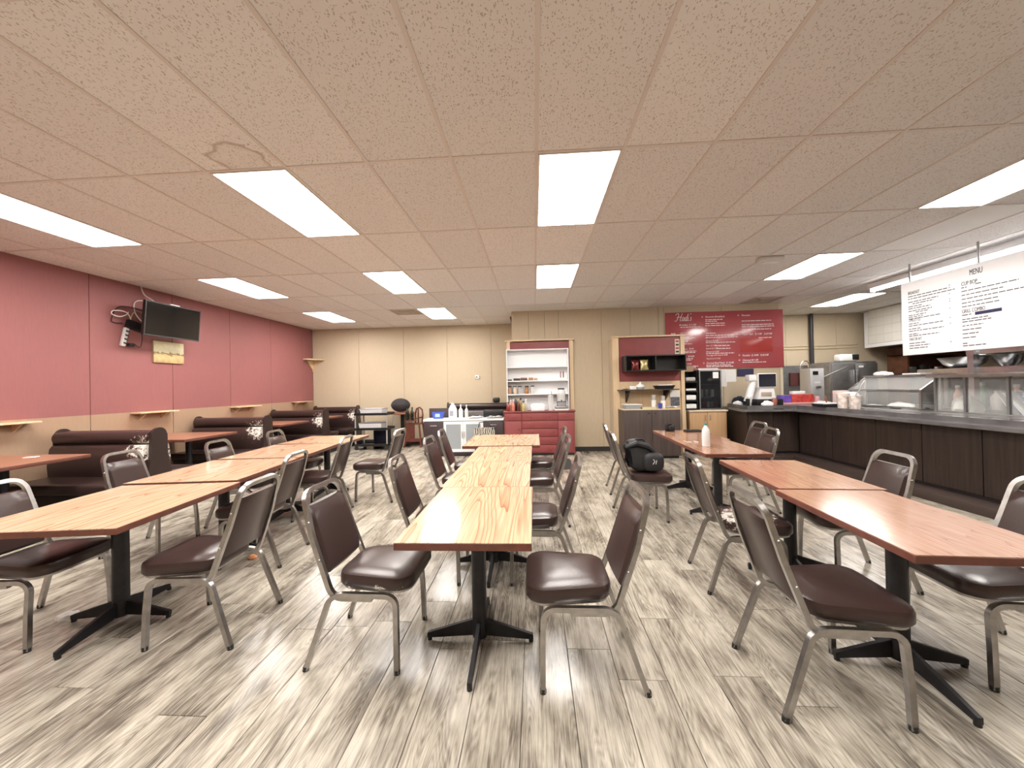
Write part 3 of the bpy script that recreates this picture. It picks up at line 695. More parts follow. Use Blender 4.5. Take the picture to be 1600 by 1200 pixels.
# low cabinet with frosted doors
BRN = mat('espresso_melamine', (.045, .028, .030), .4, var=.1)
lc = thing('low_cabinet', 'low white and espresso cabinet with two frosted glass doors', 'cabinet', (-1.50, 7.72, 0))
part('body', bx(-.83, .83, .02, .42, .06, .735), BRN, lc); part('top', bx(-.85, .85, -.01, .43, .735, .775, bev=.003), WHITEP, lc)
part('plinth', bx(-.82, .82, .03, .40, 0, .06), BLACK, lc)
for a, b in ((-.84, -.42), (.42, .84)):
    d = part('door', bx(a + .004, b - .004, 0, .02, .03, .725, bev=.002), BRN, lc); part('handle', bx((a + b) / 2 - .07, (a + b) / 2 + .07, -.02, 0, .635, .65, bev=.003), STEEL, d)
FROST = mat('frosted_glass', (.33, .36, .38), .25)
for a, b in ((-.42, 0), (0, .42)):
    f = bx(a + .003, b - .003, 0, .02, .09, .15); box(f, a + .003, b - .003, 0, .02, .665, .725); box(f, a + .003, a + .055, 0, .02, .15, .665); box(f, b - .055, b - .003, 0, .02, .15, .665)
    d = part('door', f, WHITEP, lc); part('pane', bx(a + .055, b - .055, .008, .014, .15, .665), FROST, d)
    part('handle', bx(-.03 if b == 0 else .018, -.018 if b == 0 else .03, -.02, 0, .38, .52, bev=.003), STEEL, d)
part('drawer', bx(-.41, .41, .0, .02, .03, .085), BRN, lc)
one('panel_board', bx(-.27, .27, -.02, .02, 0, .98, bev=.003), BRN, 'espresso panel standing upright behind the low cabinet', 'panel', (-2.10, 8.28, 0))
t = thing('storage_tub', 'blue plastic tub on the low cabinet', 'tub', (-2.07, 7.90, .776)); bm = BM()
prism_ = [(-.11, -.07), (.11, -.07), (.11, .07), (-.11, .07)]; A = [bm.verts.new((x * .85, y * .85, 0)) for x, y in prism_]; B = [bm.verts.new((x * 1.1, y * 1.1, .14)) for x, y in prism_]; C = [bm.verts.new((x, y, .14)) for x, y in prism_]; E_ = [bm.verts.new((x * .8, y * .8, .01)) for x, y in prism_]
bm.faces.new(A[::-1]); bm.faces.new(E_)
for R1, R2 in ((A, B), (B, C), (C, E_)):
    for i in range(4): bm.faces.new((R1[i], R1[(i + 1) % 4], R2[(i + 1) % 4], R2[i]))
part('body', bm, mat('blue_plastic', (.06, .12, .55), .4), t); part('label', bx(-.05, .05, -.077, -.066, .04, .11), mat('pale_blue', (.45, .6, .85), .5), t)
j = thing('bleach_jug', 'large white jug with handle on the low cabinet', 'jug', (-1.75, 7.88, .776))
part('body', box(lathe(BM(), [(.085, 0), (.09, .02), (.09, .20), (.05, .28), (.03, .30)], 18), -.03, .03, .06, .085, .14, .26), WHITE, j); part('cap', lathe(BM(), [(.032, .30), (.032, .335)], 12), WHITE, j)
part('label', bx(-.05, .03, -.094, -.088, .06, .17), mat('grey_print', (.35, .37, .42), .6), j)
bottle(-1.575, 7.86, .776, .045, .30, WHITE, WHITE, 'white squeeze bottle with pointed cap beside the jug', None, .3); bottle(-1.455, 7.88, .776, .038, .29, mat('milky_plastic', (.62, .62, .62), .4), WHITE, 'narrow translucent squeeze bottle on the low cabinet', None, .3)
def papers(n, x, y, z, w, d, label, cat='papers', m_=None, name='paper_stack', amp=.02):
    bm = BM(); N = 8
    for k in range(n):
        zz = .006 + k * .008; g_ = []
        a0 = random.uniform(-.25, .25); ox, oy = random.uniform(-.03, .03), random.uniform(-.02, .02)
        for iy in range(4):
            row = []
            for ix in range(N + 1):
                u, v_ = (ix / N - .5) * w, (iy / 3 - .5) * d
                row.append(bm.verts.new((ox + u * math.cos(a0) - v_ * math.sin(a0), oy + u * math.sin(a0) + v_ * math.cos(a0), zz + amp * (.5 + .5 * math.sin(ix * 1.3 + k * 2 + iy)))))
            g_.append(row)
        for iy in range(3):
            for ix in range(N): bm.faces.new((g_[iy][ix], g_[iy][ix + 1], g_[iy + 1][ix + 1], g_[iy + 1][ix]))
    o = one(name, bm, m_ or PAPER, label, cat, (x, y, z)); md = o.modifiers.new('sheet', 'SOLIDIFY'); md.thickness = .003
    return o
papers(3, -1.26, 7.92, .776, .26, .22, 'wavy loose papers on the low cabinet beside the bottles'); papers(3, -.86, 7.87, .776, .28, .2, 'crumpled newspaper sheets at the hutch end of the low cabinet', 'newspaper', mat('newsprint', (.55, .55, .53), .8, var=.5, vscale=40), 'newspaper')
one('black_case', bx(-.22, .22, -.06, .06, 0, .16, bev=.02), BLACK, 'black case on the low cabinet behind the newspapers', 'case', (-.90, 8.085, .776))
one('pouch', bx(-.09, .09, -.05, .05, 0, .13, bev=.04, seg=3), mat('black_leather', (.02, .017, .018), .5), 'black leather pouch on top of the stored booth bench', 'pouch', (-.98, 9.525, 1.03))
g = NG('zebra_cloth', .6, .3); tc = g.n('TexCoord'); wv = g.n('TexWave', Scale=9., Distortion=7., Detail=2.); g.l(tc, 'Object', wv, 'Vector'); cr = g.ramp([(.5, (.02, .02, .02)), (.55, (.6, .56, .48))]); g.l(wv, 'Fac', cr, 'Fac'); g.l(cr, 0, g.b, 'Base Color')
t = thing('tote_bag', 'zebra-print tote bag standing before the low cabinet', 'bag', (-1.02, 7.45, 0)); bm = BM()
o_ = rounded_rect(.16, .16, .42, .07); R0 = [bm.verts.new((x * .9, y * .9, 0)) for x, y in o_]; R1 = [bm.verts.new((x, y, .3)) for x, y in o_]; R2 = [bm.verts.new((x * .98, y * .5, .62)) for x, y in o_]
for A, B in ((R0, R1), (R1, R2)):
    for i in range(len(A)): bm.faces.new((A[i], A[(i + 1) % len(A)], B[(i + 1) % len(A)], B[i]))
bm.faces.new(R0[::-1]); bm.faces.new(R2); part('body', bm, g.M, t)
part('strap', tube(BM(), [(-.12, 0, .60), (-.10, 0, .72), (.02, 0, .74), (.10, 0, .72), (.13, 0, .60)], .010, 6), BLACK, t)

# ------------------------------------------------------------------ red hutch
hu = thing('hutch_dresser', 'red dresser with drawers carrying condiments, against the beige partition', 'dresser', (.085, 7.68, 0))
part('body', bx(-.72, .72, .02, .31, .05, .89), REDP, hu); part('plinth', bx(-.70, .70, .05, .30, 0, .05), VB, hu)
part('top', bx(-.74, .74, -.02, .32, .89, .92, bev=.008), REDP, hu)
def drawer(x0, x1, z0, z1, knobs):
    d = part('drawer', bx(x0 + .006, x1 - .006, 0, .022, z0 + .006, z1 - .006, bev=.006), REDP, hu)
    for kx in knobs: part('knob', lathe(BM(), [(.007, 0), (.008, .015), (.016, .022), (.014, .03), (.004, .033)], 10), REDP, d, (kx, 0, (z0 + z1) / 2), (PI / 2, 0, 0))
drawer(-.71, -.36, .72, .885, [-.535]); drawer(-.36, .38, .72, .885, [-.17, .22]); drawer(.38, .71, .72, .885, [.545])
for k in range(4): drawer(-.36, .38, .06 + k * .165, .06 + (k + 1) * .165, [-.17, .22])
for a, b in ((-.71, -.36), (.38, .71)):
    d = part('door', bx(a + .006, b - .006, 0, .022, .066, .714, bev=.006), REDP, hu); part('knob', lathe(BM(), [(.007, 0), (.016, .022), (.004, .033)], 10), REDP, d, (b - .05 if a < 0 else a + .05, 0, .55), (PI / 2, 0, 0))
fp = thing('framed_backboard', 'red backboard in a cream wooden frame rising behind the red dresser', 'backboard', (.12, 8.025, 0))
part('board', bx(-.68, .66, .03, .06, .93, 2.38), REDP, fp); part('post', bx(-.70, -.63, 0, .115, .92, 2.40), CREAMW, fp); part('post', bx(.64, .72, -.005, .115, 0, 2.40), CREAMW, fp); part('cap', bx(-.74, .75, -.03, .118, 2.40, 2.43), CREAMW, fp)
su = thing('open_shelf', 'white open shelf unit full of jars standing on the red dresser', 'shelf unit', (.07, 7.79, .921))
part('side', bx(-.65, -.63, 0, .22, 0, 1.27), WHITEP, su); part('side', bx(.63, .65, 0, .22, 0, 1.27), WHITEP, su); part('back', bx(-.63, .63, .20, .215, 0, 1.27), WHITEP, su); part('top', bx(-.65, .65, 0, .22, 1.27, 1.285), WHITEP, su)
for z_ in (.35, .63, .92): part('shelf', bx(-.63, .63, 0, .20, z_ - .02, z_), WHITEP, su)
AMB = [mat('spice_%d' % i, c, .5) for i, c in enumerate([(.42, .24, .16), (.60, .50, .40), (.45, .42, .40), (.36, .16, .05), (.62, .60, .58)])]
for k, x in enumerate((-.52, -.41, -.31, -.16, -.04)):
    bottle(x, 7.88, 1.272, .042, .17, AMB[k], BLACK, 'black-lidded jar of %s spice in the row on the white shelf' % ['reddish', 'cream', 'grey', 'orange-brown', 'white'][k], 'spice jars on the white shelf', .8, name='spice_jar')
SAUCE = [mat('sauce_%d' % i, c, .3) for i, c in enumerate([(.25, .03, .02), (.55, .2, .15), (.10, .02, .015), (.5, .42, .2), (.62, .35, .28), (.05, .02, .02), (.4, .3, .15), (.6, .55, .5)])]
for k in range(8):
    bottle(-.55 + (k % 4) * .105 + (.05 if k > 3 else 0), 7.72 + (k // 4) * .085, .921, .036, .19 + .05 * ((k * 3) % 4) / 3 + (.04 if k > 3 else 0), SAUCE[k], [BLACK, WHITE, SAUCE[3]][k % 3], ['dark red', 'salmon', 'deep brown', 'mustard', 'pink', 'near-black', 'tan', 'cream'][k] + ' sauce bottle in the cluster on the red dresser', 'sauce bottles on the red dresser', .4)
for k, (x, w, h, c) in enumerate([(-.53, .12, .03, (.03, .03, .03)), (-.37, .14, .05, (.06, .03, .02)), (-.22, .14, .06, (.12, .06, .03)), (-.07, .10, .06, (.35, .2, .1)), (.03, .08, .05, (.45, .35, .22))]):
    one('packet', bx(-w / 2, w / 2, -.05, .05, 0, h, bev=.01), mat('packet_%d' % k, c, .5), ['flat black', 'low dark brown', 'brown', 'tan', 'small beige'][k] + ' packet on the middle white shelf', 'packet', (x, 7.90, 1.551))
t = thing('napkin_holder', 'white napkin box on the red dresser beside the sauce bottles', 'napkin box', (.06, 7.75, .921)); part('box', bx(-.14, .14, -.07, .07, 0, .13, bev=.01), WHITE, t); part('napkin', bx(-.10, .10, -.05, .05, .13, .15, bev=.008), PAPER, t)
GLS = mat('jar_glass', (.86, .86, .84), .08, alpha=.45)
t = thing('glass_canister', 'tall clear canister with a spoon on the red dresser', 'canister', (.33, 7.74, .921)); part('jar', lathe(BM(), [(.055, 0), (.055, .30), (.05, .32)], 16), GLS, t); part('spoon', tube(BM(), [(.01, 0, .05), (.02, 0, .40)], .005, 6), BLACK, t)
t = thing('drink_dispenser', 'glass drink jar with black lid on a wire stand', 'dispenser', (.545, 7.74, .921))
part('tray', bx(-.14, .14, -.09, .09, 0, .035, bev=.006), mat('white_tray', (.75, .72, .68), .5), t); part('base', bx(-.13, .13, -.085, .085, .035, .085, bev=.01), STEELD, t)
part('stand', tube(tube(tube(BM(), [(-.085, -.07, .085), (-.085, -.07, .19)], .006), [(.085, -.07, .085), (.085, -.07, .19)], .006), [(-.085, -.07, .18), (.085, -.07, .18)], .006), BLACKM, t)
part('jar', lathe(BM(), [(.07, .17), (.085, .20), (.085, .38), (.06, .43)], 18), GLS, t); part('lid', lathe(BM(), [(.07, .43), (.07, .455)], 16), BLACK, t); part('tap', bx(-.012, .012, -.11, -.08, .19, .22), BLACK, t)
for x, c, n in ((.56, (.35, .08, .08), 'red'), (.62, (.02, .02, .02), 'black')): one('marker_pen', tube(BM(), [(0, 0, 0), (0, 0, .13)], .009, 8), mat('pen_' + n, c, .5), n + ' handled knife clipped to the white shelf back', 'knife', (x, 7.985, 1.60))

# ------------------------------------------------------------------ partition stand with chip cubby
st = thing('display_partition', 'cream-framed red partition board carrying the black chip cubby', 'partition', (2.33, 7.72, 0))
part('post', bx(-.72, -.60, 0, .10, 0, 2.38), CREAMW, st); part('post', bx(.63, .71, 0, .10, 0, 2.38), CREAMW, st); part('cap', bx(-.73, .72, -.02, .11, 2.38, 2.41), CREAMW, st)
part('red_board', bx(-.60, .63, .03, .07, 1.48, 2.38), REDP, st); part('lower_board', bx(-.60, .63, .03, .07, 0, 1.48), CREAMW, st)
part('side_return', bx(-.72, -.70, .10, .42, 0, 2.38), CREAM, st)
t = thing('price_strip', 'red and white price strip on the partition edge', 'strip', (2.905, 7.742, 2.17)); part('card', bx(-.045, .045, 0, .006, -.15, .15), mat('strip_cream', (.72, .6, .48), .5), t)
for k in range(4): part('mark', bx(-.03, .03, -.003, 0, -.12 + k * .07, -.085 + k * .07), mat('strip_red', (.4, .03, .03), .5) if k % 2 else BLACK, t)
cb = thing('wall_cubby', 'black two-compartment cubby shelf on the red partition board', 'cubby', (2.37, 7.42, 1.68))
for a in ((-.58, .58, 0, .33, 0, .02), (-.58, .58, 0, .33, .29, .31)): part('board', bx(*a), BLACK, cb)
for a in (-.58, -.01, .56): part('divider', bx(a, a + .02, 0, .33, .02, .29), BLACK, cb)
part('back', bx(-.56, .56, .31, .325, .02, .29), mat('cubby_back', (.02, .02, .021), .4), cb)
def chips(x, y, z, c, label):
    bm = BM(); N, K = 10, 8; gr = []
    for s in (1, -1):
        rows = []
        for iz in range(K + 1):
            v_ = iz / K; row = []
            for ix in range(N + 1):
                u = ix / N * 2 - 1; b_ = max(0, (1 - u * u)) ** .5 * math.sin(PI * v_) ** .5 if 0 < v_ < 1 else 0
                row.append(bm.verts.new((u * .085 * (1 - .12 * math.sin(PI * v_)), s * .045 * b_ - .0005 * s, v_ * .21)))
            rows.append(row)
        for iz in range(K):
            for ix in range(N): bm.faces.new((rows[iz][ix], rows[iz][ix + 1], rows[iz + 1][ix + 1], rows[iz + 1][ix]))
    bmesh.ops.remove_doubles(bm, verts=bm.verts[:], dist=.0015)
    one('chip_bag', bm, mat('foil_' + label[:4], c, .25, .2, var=.7, vscale=18), label, 'chip bag', (x, y, z), (D(-8), 0, D(6)))
chips(2.02, 7.56, 1.702, (.20, .03, .03), 'dark red chip bag standing in the black cubby'); chips(2.19, 7.54, 1.702, (.60, .48, .22), 'golden chip bag standing in the black cubby')
bs = thing('bracket_shelf', 'dark shelf on slanted brackets below the red board', 'shelf', (2.24, 7.40, 1.32))
part('board', bx(-.56, .56, 0, .35, -.02, 0), GREYW, bs)
for s in (-.38, .38): bm = BM(); prism(bm, [(.35, -.02), (.05, -.02), (.05, -.045), (.33, -.26), (.35, -.26)], s - .012, s + .012, 'x'); part('bracket', bm, BLACKM, bs)
t = thing('covered_bowl', 'white covered bowl on the bracket shelf', 'bowl', (2.10, 7.56, 1.32)); part('bowl', lathe(BM(), [(.05, 0), (.09, .05)], 16), WHITE, t); part('lid', lathe(BM(), [(.09, .05), (.07, .09), (.02, .115), (.02, .14), (.008, .15)], 16), WHITE, t)
one('napkin_block', bx(-.06, .06, -.05, .05, 0, .07, bev=.008), PAPER, 'white napkin block on the bracket shelf', 'napkins', (1.95, 7.55, 1.32)); one('bread_roll', lathe(BM(), [(.04, 0), (.06, .02), (.05, .05), (.02, .06)], 12), mat('bun', (.55, .36, .22), .7), 'tan roll at the wall end of the bracket shelf', 'roll', (1.80, 7.55, 1.32))
t = thing('takeout_tray', 'shallow black tray with papers on the bracket shelf', 'tray', (2.56, 7.56, 1.32)); bm = BM(); A = [(-.17, -.10), (.17, -.10), (.17, .10), (-.17, .10)]
R0 = [bm.verts.new((x * .85, y * .85, 0)) for x, y in A]; R1 = [bm.verts.new((x * 1.1, y * 1.1, .07)) for x, y in A]; R2 = [bm.verts.new((x * 1.02, y * 1.02, .07)) for x, y in A]; R3 = [bm.verts.new((x * .8, y * .8, .01)) for x, y in A]
bm.faces.new(R0[::-1]); bm.faces.new(R3)
for P_, Q_ in ((R0, R1), (R1, R2), (R2, R3)):
    for i in range(4): bm.faces.new((P_[i], P_[(i + 1) % 4], Q_[(i + 1) % 4], Q_[i]))
part('tray', bm, BLACK, t); part('paper', bx(-.12, .14, -.07, .07, .05, .085, bev=.004), PAPER, t)
dc = thing('base_cabinet', 'dark grey-brown two-door cabinet standing before the partition', 'cabinet', (2.22, 7.24, 0))
part('body', bx(-.53, .53, .02, .47, .05, .93), GREYW, dc); part('plinth', bx(-.50, .50, .05, .45, 0, .05), BLACK, dc); part('top', bx(-.54, .54, -.005, .475, .93, .95), CREAMW, dc)
for a, b in ((-.53, 0), (0, .53)):
    d = part('door', bx(a + .003, b - .003, 0, .02, .055, .925, bev=.002), GREYW, dc); part('knob', lathe(BM(), [(.006, 0), (.008, .012), (.014, .022), (.004, .028)], 10), BLACKM, d, (b - .06 if b == 0 else .06, 0, .87), (PI / 2, 0, 0))
for x, y, h, lab in ((2.30, 7.38, .26, 'tall stack of white paper cups on the dark cabinet, beside the blue cup'), (2.47, 7.36, .24, 'shorter stack of white paper cups on the dark cabinet')):
    t = thing('cup_stack', lab, 'cups', (x, y, .951))
    part('sleeve', lathe(BM(), [(.04, 0), (.045, h * .62)], 14), PAPER, t); part('cups', lathe(BM(), [(.036, h * .62), (.036, h * .7), (.039, h * .7), (.036, h * .8), (.039, h * .8), (.036, h * .92), (.039, h * .92), (.038, h)], 14), mat('cup_grey', (.45, .42, .40), .6), t)
one('paper_cup', lathe(BM(), [(.03, 0), (.042, .10), (.038, .10), (.028, .01)], 14), mat('cup_blue', (.06, .07, .40), .5), 'small blue cup between the two cup stacks', 'cup', (2.385, 7.28, .951))
t = thing('file_box', 'grey document box with white papers on the dark cabinet', 'box', (1.88, 7.42, .951)); part('box', bx(-.14, .14, -.14, .14, 0, .075), mat('grey_card', (.30, .31, .33), .6), t); part('paper', bx(-.15, .17, -.15, .15, .075, .085, M=Matrix.Rotation(.08, 4, 'Z')), PAPER, t)
one('yellow_pad', bx(-.13, .13, -.06, .06, 0, .03), mat('pad_yellow', (.62, .58, .35), .6), 'pale yellow pad on the dark cabinet edge', 'pad', (2.18, 7.31, .951)); papers(2, 2.60, 7.40, .951, .22, .16, 'dark and white leaflets at the counter end of the dark cabinet', 'leaflets', None, 'leaflet')
t = thing('flyer', 'printed flyer with a dark photo pinned to the cream board', 'flyer', (2.84, 7.745, 1.06)); part('sheet', bx(-.10, .09, -.004, 0, -.10, .22), PAPER, t)
part('photo', bx(-.095, .085, -.006, -.004, -.09, .09), mat('flyer_dark', (.12, .12, .14), .5, var=.6, vscale=30), t)

# ------------------------------------------------------------------ red menu board
mb = thing('menu_board', "red menu board lettered Hadi's on the beige partition", 'menu board', (2.82, 8.146, 1.72))
W_, H_ = 2.40, 1.21
part('board', bx(0, W_, -.02, 0, 0, H_, bev=.002), mat('board_red_gloss', (.42, .085, .095), .16, spec=.6), mb)
INKW = mat('white_ink', (.88, .86, .86), .5); FR = (PI / 2, 0, 0)
def bt(x, y, s, body, shear=.25, xs=.9): lettering(body, s, mb, (x, -.0215, y), FR, INKW, shear, xs)
# script name drawn as pen strokes
def stroke(pts, r=.006): 
    P = [Vector((x, -.023, z_)) for x, z_ in pts]; out = []
    for i in range(len(P) - 1):
        p0, p1, p2, p3 = P[max(i - 1, 0)], P[i], P[i + 1], P[min(i + 2, len(P) - 1)]
        for k in range(5):
            u = k / 5; out.append(.5 * ((2 * p1) + (p2 - p0) * u + (2 * p0 - 5 * p1 + 4 * p2 - p3) * u * u + (3 * p1 - p0 - 3 * p2 + p3) * u ** 3))
    out.append(P[-1]); part('lettering', tube(BM(), out, r, 5), INKW, mb)
k_ = .155; ox, oz = .20, 1.03
sc2 = lambda L: [(ox + (x + .22 * z_) * k_, oz + z_ * k_) for x, z_ in L]
stroke(sc2([(-.1, .75), (.0, .95), (.25, .98), (.30, .6), (.22, .15), (.05, -.05), (-.1, .05)])); stroke(sc2([(.75, 1.02), (.68, .6), (.62, .2), (.68, .0), (.8, .05)])); stroke(sc2([(.08, .45), (.4, .52), (.75, .5)]))
stroke(sc2([(1.12, .42), (.98, .48), (.88, .25), (.94, .02), (1.08, .1), (1.14, .42), (1.12, .05), (1.22, .03)])); stroke(sc2([(1.50, .42), (1.36, .48), (1.27, .25), (1.33, .02), (1.46, .1), (1.56, .95), (1.50, .05), (1.60, .03)]))
stroke(sc2([(1.70, .45), (1.68, .08), (1.74, .0), (1.80, .06)])); stroke(sc2([(1.72, .62), (1.725, .65)])); stroke(sc2([(1.92, 1.0), (1.88, .85)])); stroke(sc2([(2.12, .42), (2.02, .45), (2.0, .3), (2.10, .15), (2.06, .02), (1.94, .05)]))
bt(.28, .925, .052, 'Breakfast  $ 11.00'); bt(.10, .745, .05, 'Steak        $10.00'); bt(.20, .575, .05, 'Ham  $ 14.00'); bt(.20, .415, .048, 'Combinations  $9.00'); bt(.13, .255, .05, 'Scrambled Eggs   $10.00'); bt(.26, .095, .05, 'Soup   $10.00')
bt(.82, 1.08, .054, 'Favourite Breakfasts'); bt(.82, .735, .054, 'Omelettes'); bt(.82, .575, .046, 'Denver $14.00'); bt(.82, .475, .042, 'Ham  $ 11.00'); bt(.82, .415, .042, 'Spanish $ 11.00'); bt(.82, .345, .042, 'Western $ 12.00'); bt(.82, .27, .042, 'Two eggs with toast $ 12.00'); bt(.82, .20, .042, 'Vegetarian $ 12.00'); bt(.82, .10, .056, 'Corned Beef Hash  $ 16.00')
bt(1.56, 1.09, .054, 'Pancakes'); bt(1.56, .69, .054, 'French Toast   2) 11.00    3) $14.00', .25, .78); bt(1.56, .245, .054, 'Pancakes  2) 10.00   3) $13.00', .25, .8); bt(1.56, .145, .054, 'Oatmeal $11.00')
rnd = random.Random(4); rows = []
for x, y, L in [(.30, .885, .42), (.10, .70, .45), (.1, .66, .52), (.2, .53, .35), (.12, .375, .5), (.12, .345, .48), (.1, .215, .45), (.1, .185, .42), (.1, .055, .55), (.1, .025, .5), (.82, 1.03, .36), (.82, .995, .24), (.82, .95, .40), (.82, .905, .4), (.82, .695, .58), (.82, .65, .66), (.82, .545, .6), (1.02, .475, .3), (1.04, .415, .28), (.82, .315, .58), (.82, .065, .5), (.82, .035, .55), (1.56, .98, .6), (1.56, .90, .65), (1.56, .86, .66), (1.56, .80, .6), (1.56, .11, .48), (1.9, .62, .26)]: rows.append((x, y, L))
b_ = print_lines(rows, .022, rnd); b_.transform(Matrix.Translation((0, -.0222, 0)) @ Matrix.Rotation(PI / 2, 4, 'X')); o = part('small_print', b_, INKW, mb); o['kind'] = 'stuff'
for x, y in ((.76, 1.09), (.76, .75), (.77, .11), (1.50, .70), (1.50, .26), (1.50, .155), (1.50, 1.1)): part('bullet', lathe(BM(), [(.018, 0), (.018, .002)], 10), mat('bullet_pink', (.7, .3, .3), .5), mb, (x, -.0205, y + .01), FR)
part('cover_patch', bx(1.52, 2.18, -.024, -.02, .33, .62, bev=.001), mat('patch_red', (.42, .055, .05), .22), mb)

# ------------------------------------------------------------------ beige cabinet, cooler, paper rack
bc = thing('maple_cabinet', 'beige two-door cabinet under the drinks cooler', 'cabinet', (3.43, 7.66, 0))
part('body', bx(-.35, .38, .02, .48, .06, .85), BEIGEW, bc); part('top', bx(-.36, .39, -.02, .485, .85, .88), mat('cream_top', (.70, .60, .46), .4), bc); part('plinth', bx(-.33, .36, .05, .45, 0, .06), BLACK, bc)
for a, b in ((-.35, .0), (.0, .36)):
    d = part('door', bx(a + .003, b - .003, 0, .02, .065, .84, bev=.002), BEIGEW, bc); part('handle', tube(BM(), [((-.05 if a < 0 else .05), 0, .68), ((-.05 if a < 0 else .05), -.025, .69), ((-.05 if a < 0 else .05), -.025, .77), ((-.05 if a < 0 else .05), 0, .78)], .005, 6), STEELD, d)
co = thing('drinks_cooler', 'black glass-door drinks cooler on the beige cabinet', 'cooler', (3.52, 7.70, .881))
bm = bx(-.22, .22, .40, .42, 0, .80); box(bm, -.22, -.20, .03, .40, 0, .80); box(bm, .20, .22, .03, .40, 0, .80); box(bm, -.20, .20, .03, .40, 0, .04); box(bm, -.20, .20, .03, .40, .77, .80); part('cabinet', bm, BLACK, co)
f = bx(-.22, -.195, 0, .03, 0, .80); box(f, .195, .22, 0, .03, 0, .80); box(f, -.195, .195, 0, .03, 0, .03); box(f, -.195, .195, 0, .03, .775, .80); d = part('door', f, STEEL, co); part('pane', bx(-.195, .195, .008, .014, .03, .775), mat('tinted_glass', (.02, .022, .026), .06, alpha=.55), d)
for z_ in (.25, .50): part('rack', bx(-.20, .20, .05, .38, z_, z_ + .008), STEELD, co)
part('notice', bx(.05, .16, -.004, 0, .63, .755), PAPER, co)
for k in range(5): one('drink_can', lathe(BM(), [(.028, 0), (.032, .008), (.032, .11), (.026, .12)], 12), [STEEL, mat('can_red', (.5, .05, .05), .3), WHITE][k % 3], 'small drink can on the cooler floor', 'drink can', (3.36 + k * .075, 7.80, .922), (0, 0, 0), 'cans in the drinks cooler')
for k in range(3): one('drink_carton', bx(-.03, .03, -.03, .03, 0, .15, bev=.004), [WHITE, STEEL, PAPER][k], 'drink carton on the cooler middle rack', 'carton', (3.38 + k * .11, 7.82, 1.139), (0, 0, 0), 'cartons in the drinks cooler')
one('cardboard_sheet', bx(-.20, .20, -.17, .17, 0, .035), PAPER, 'white cardboard lid lying on the drinks cooler', 'lid', (3.50, 7.93, 1.682), (0, 0, .05))
rk = thing('paper_rack', 'black tiered rack filled with paper sleeves beside the cooler', 'rack', (3.15, 7.72, .881))
part('back', bx(-.12, .13, .34, .355, 0, .78), BLACK, rk); part('side', bx(-.12, -.11, 0, .34, 0, .78), BLACK, rk); part('side', bx(.12, .13, 0, .34, 0, .78), BLACK, rk)
for z_ in (0, .17, .36, .55): part('tier', bx(-.11, .12, .0, .34, z_, z_ + .03), BLACK, rk)
for z_, h, lab in ((.912, .09, 'lowest'), (1.272, .04, 'third')): one('paper_sleeve', bx(-.10, .10, -.15, .15, 0, h, bev=.01), PAPER, 'white paper pile on the %s tier of the black rack' % lab, 'paper pile', (3.155, 7.88, z_))
one('paper_sleeve', bx(-.10, .10, -.15, .15, 0, .10, bev=.02), PAPER, 'white paper bag pile on the second tier of the black rack', 'paper pile', (3.155, 7.88, 1.082)); one('paper_sleeve', bx(-.10, .10, -.14, .14, 0, .08, bev=.02), mat('silver_wrap', (.5, .48, .46), .4), 'silvery wrapped pack on the top tier of the black rack', 'pack', (3.155, 7.88, 1.462))
one('cardboard_box', bx(-.12, .12, -.10, .10, 0, .12), mat('kraft_card', (.42, .28, .19), .8), 'brown cardboard box on top of the black rack', 'box', (3.15, 7.98, 1.662))

# ------------------------------------------------------------------ service counter
CB = thing('service_counter', 'dark brown panelled L-shaped service counter base', 'counter', (0, 0, 0))
bm = BM(); prism(bm, [(3.92, 7.14), (4.82, 7.14), (4.82, 1.2), (5.6, 1.2), (5.6, 8.10), (4.02, 8.10)], .0, .88); part('carcass', bm, mat('counter_core', (.02, .014, .012), .6), CB)
ys = [1.2, 1.75, 2.75, 3.5, 4.32, 4.95, 5.58, 6.36, 7.10]
for a, b in zip(ys, ys[1:]): part('panel', bx(4.80, 4.82, a + .004, b - .004, .14, .88, bev=.003, seg=1), DARKW, CB)
for a, b in ((3.93, 4.36), (4.36, 4.80)): part('panel', bx(a + .003, b - .003, 7.12, 7.14, .14, .88, bev=.003, seg=1), DARKW, CB)
bm = BM(); prism(bm, [(3.90, 7.14), (3.92, 7.14), (4.02, 8.10), (4.00, 8.10)], .0, .88); part('panel', bm, DARKW, CB)
part('foot_step', bx(4.55, 4.82, 1.2, 7.12, 0, .10, bev=.004), mat('step_brown', (.05, .033, .028), .45), CB); part('foot_step', bx(3.95, 4.55, 6.88, 7.14, 0, .10, bev=.004), mat('step_brown', (.05, .033, .028), .45), CB)
SLATE = mat('dark_slate_laminate', (.13, .125, .128), .14, var=.3, vscale=4)
ctp = thing('worktop', 'dark grey laminate counter top with raised inner step', 'countertop', (0, 0, 0))
bm = BM(); prism(bm, [(3.75, 7.0), (4.6, 6.95), (4.6, 1.2), (5.62, 1.2), (5.62, 8.12), (3.95, 8.12)], .882, .92); part('ledge', bm, SLATE, ctp)
bm = BM(); prism(bm, [(3.92, 7.15), (4.78, 7.12), (4.78, 1.2), (5.62, 1.2), (5.62, 8.12), (4.05, 8.12)], .92, .98); part('raised_top', bm, SLATE, ctp)
part('steel_inset', bx(5.0, 5.6, 1.3, 6.7, .98, .984), STEEL, ctp)
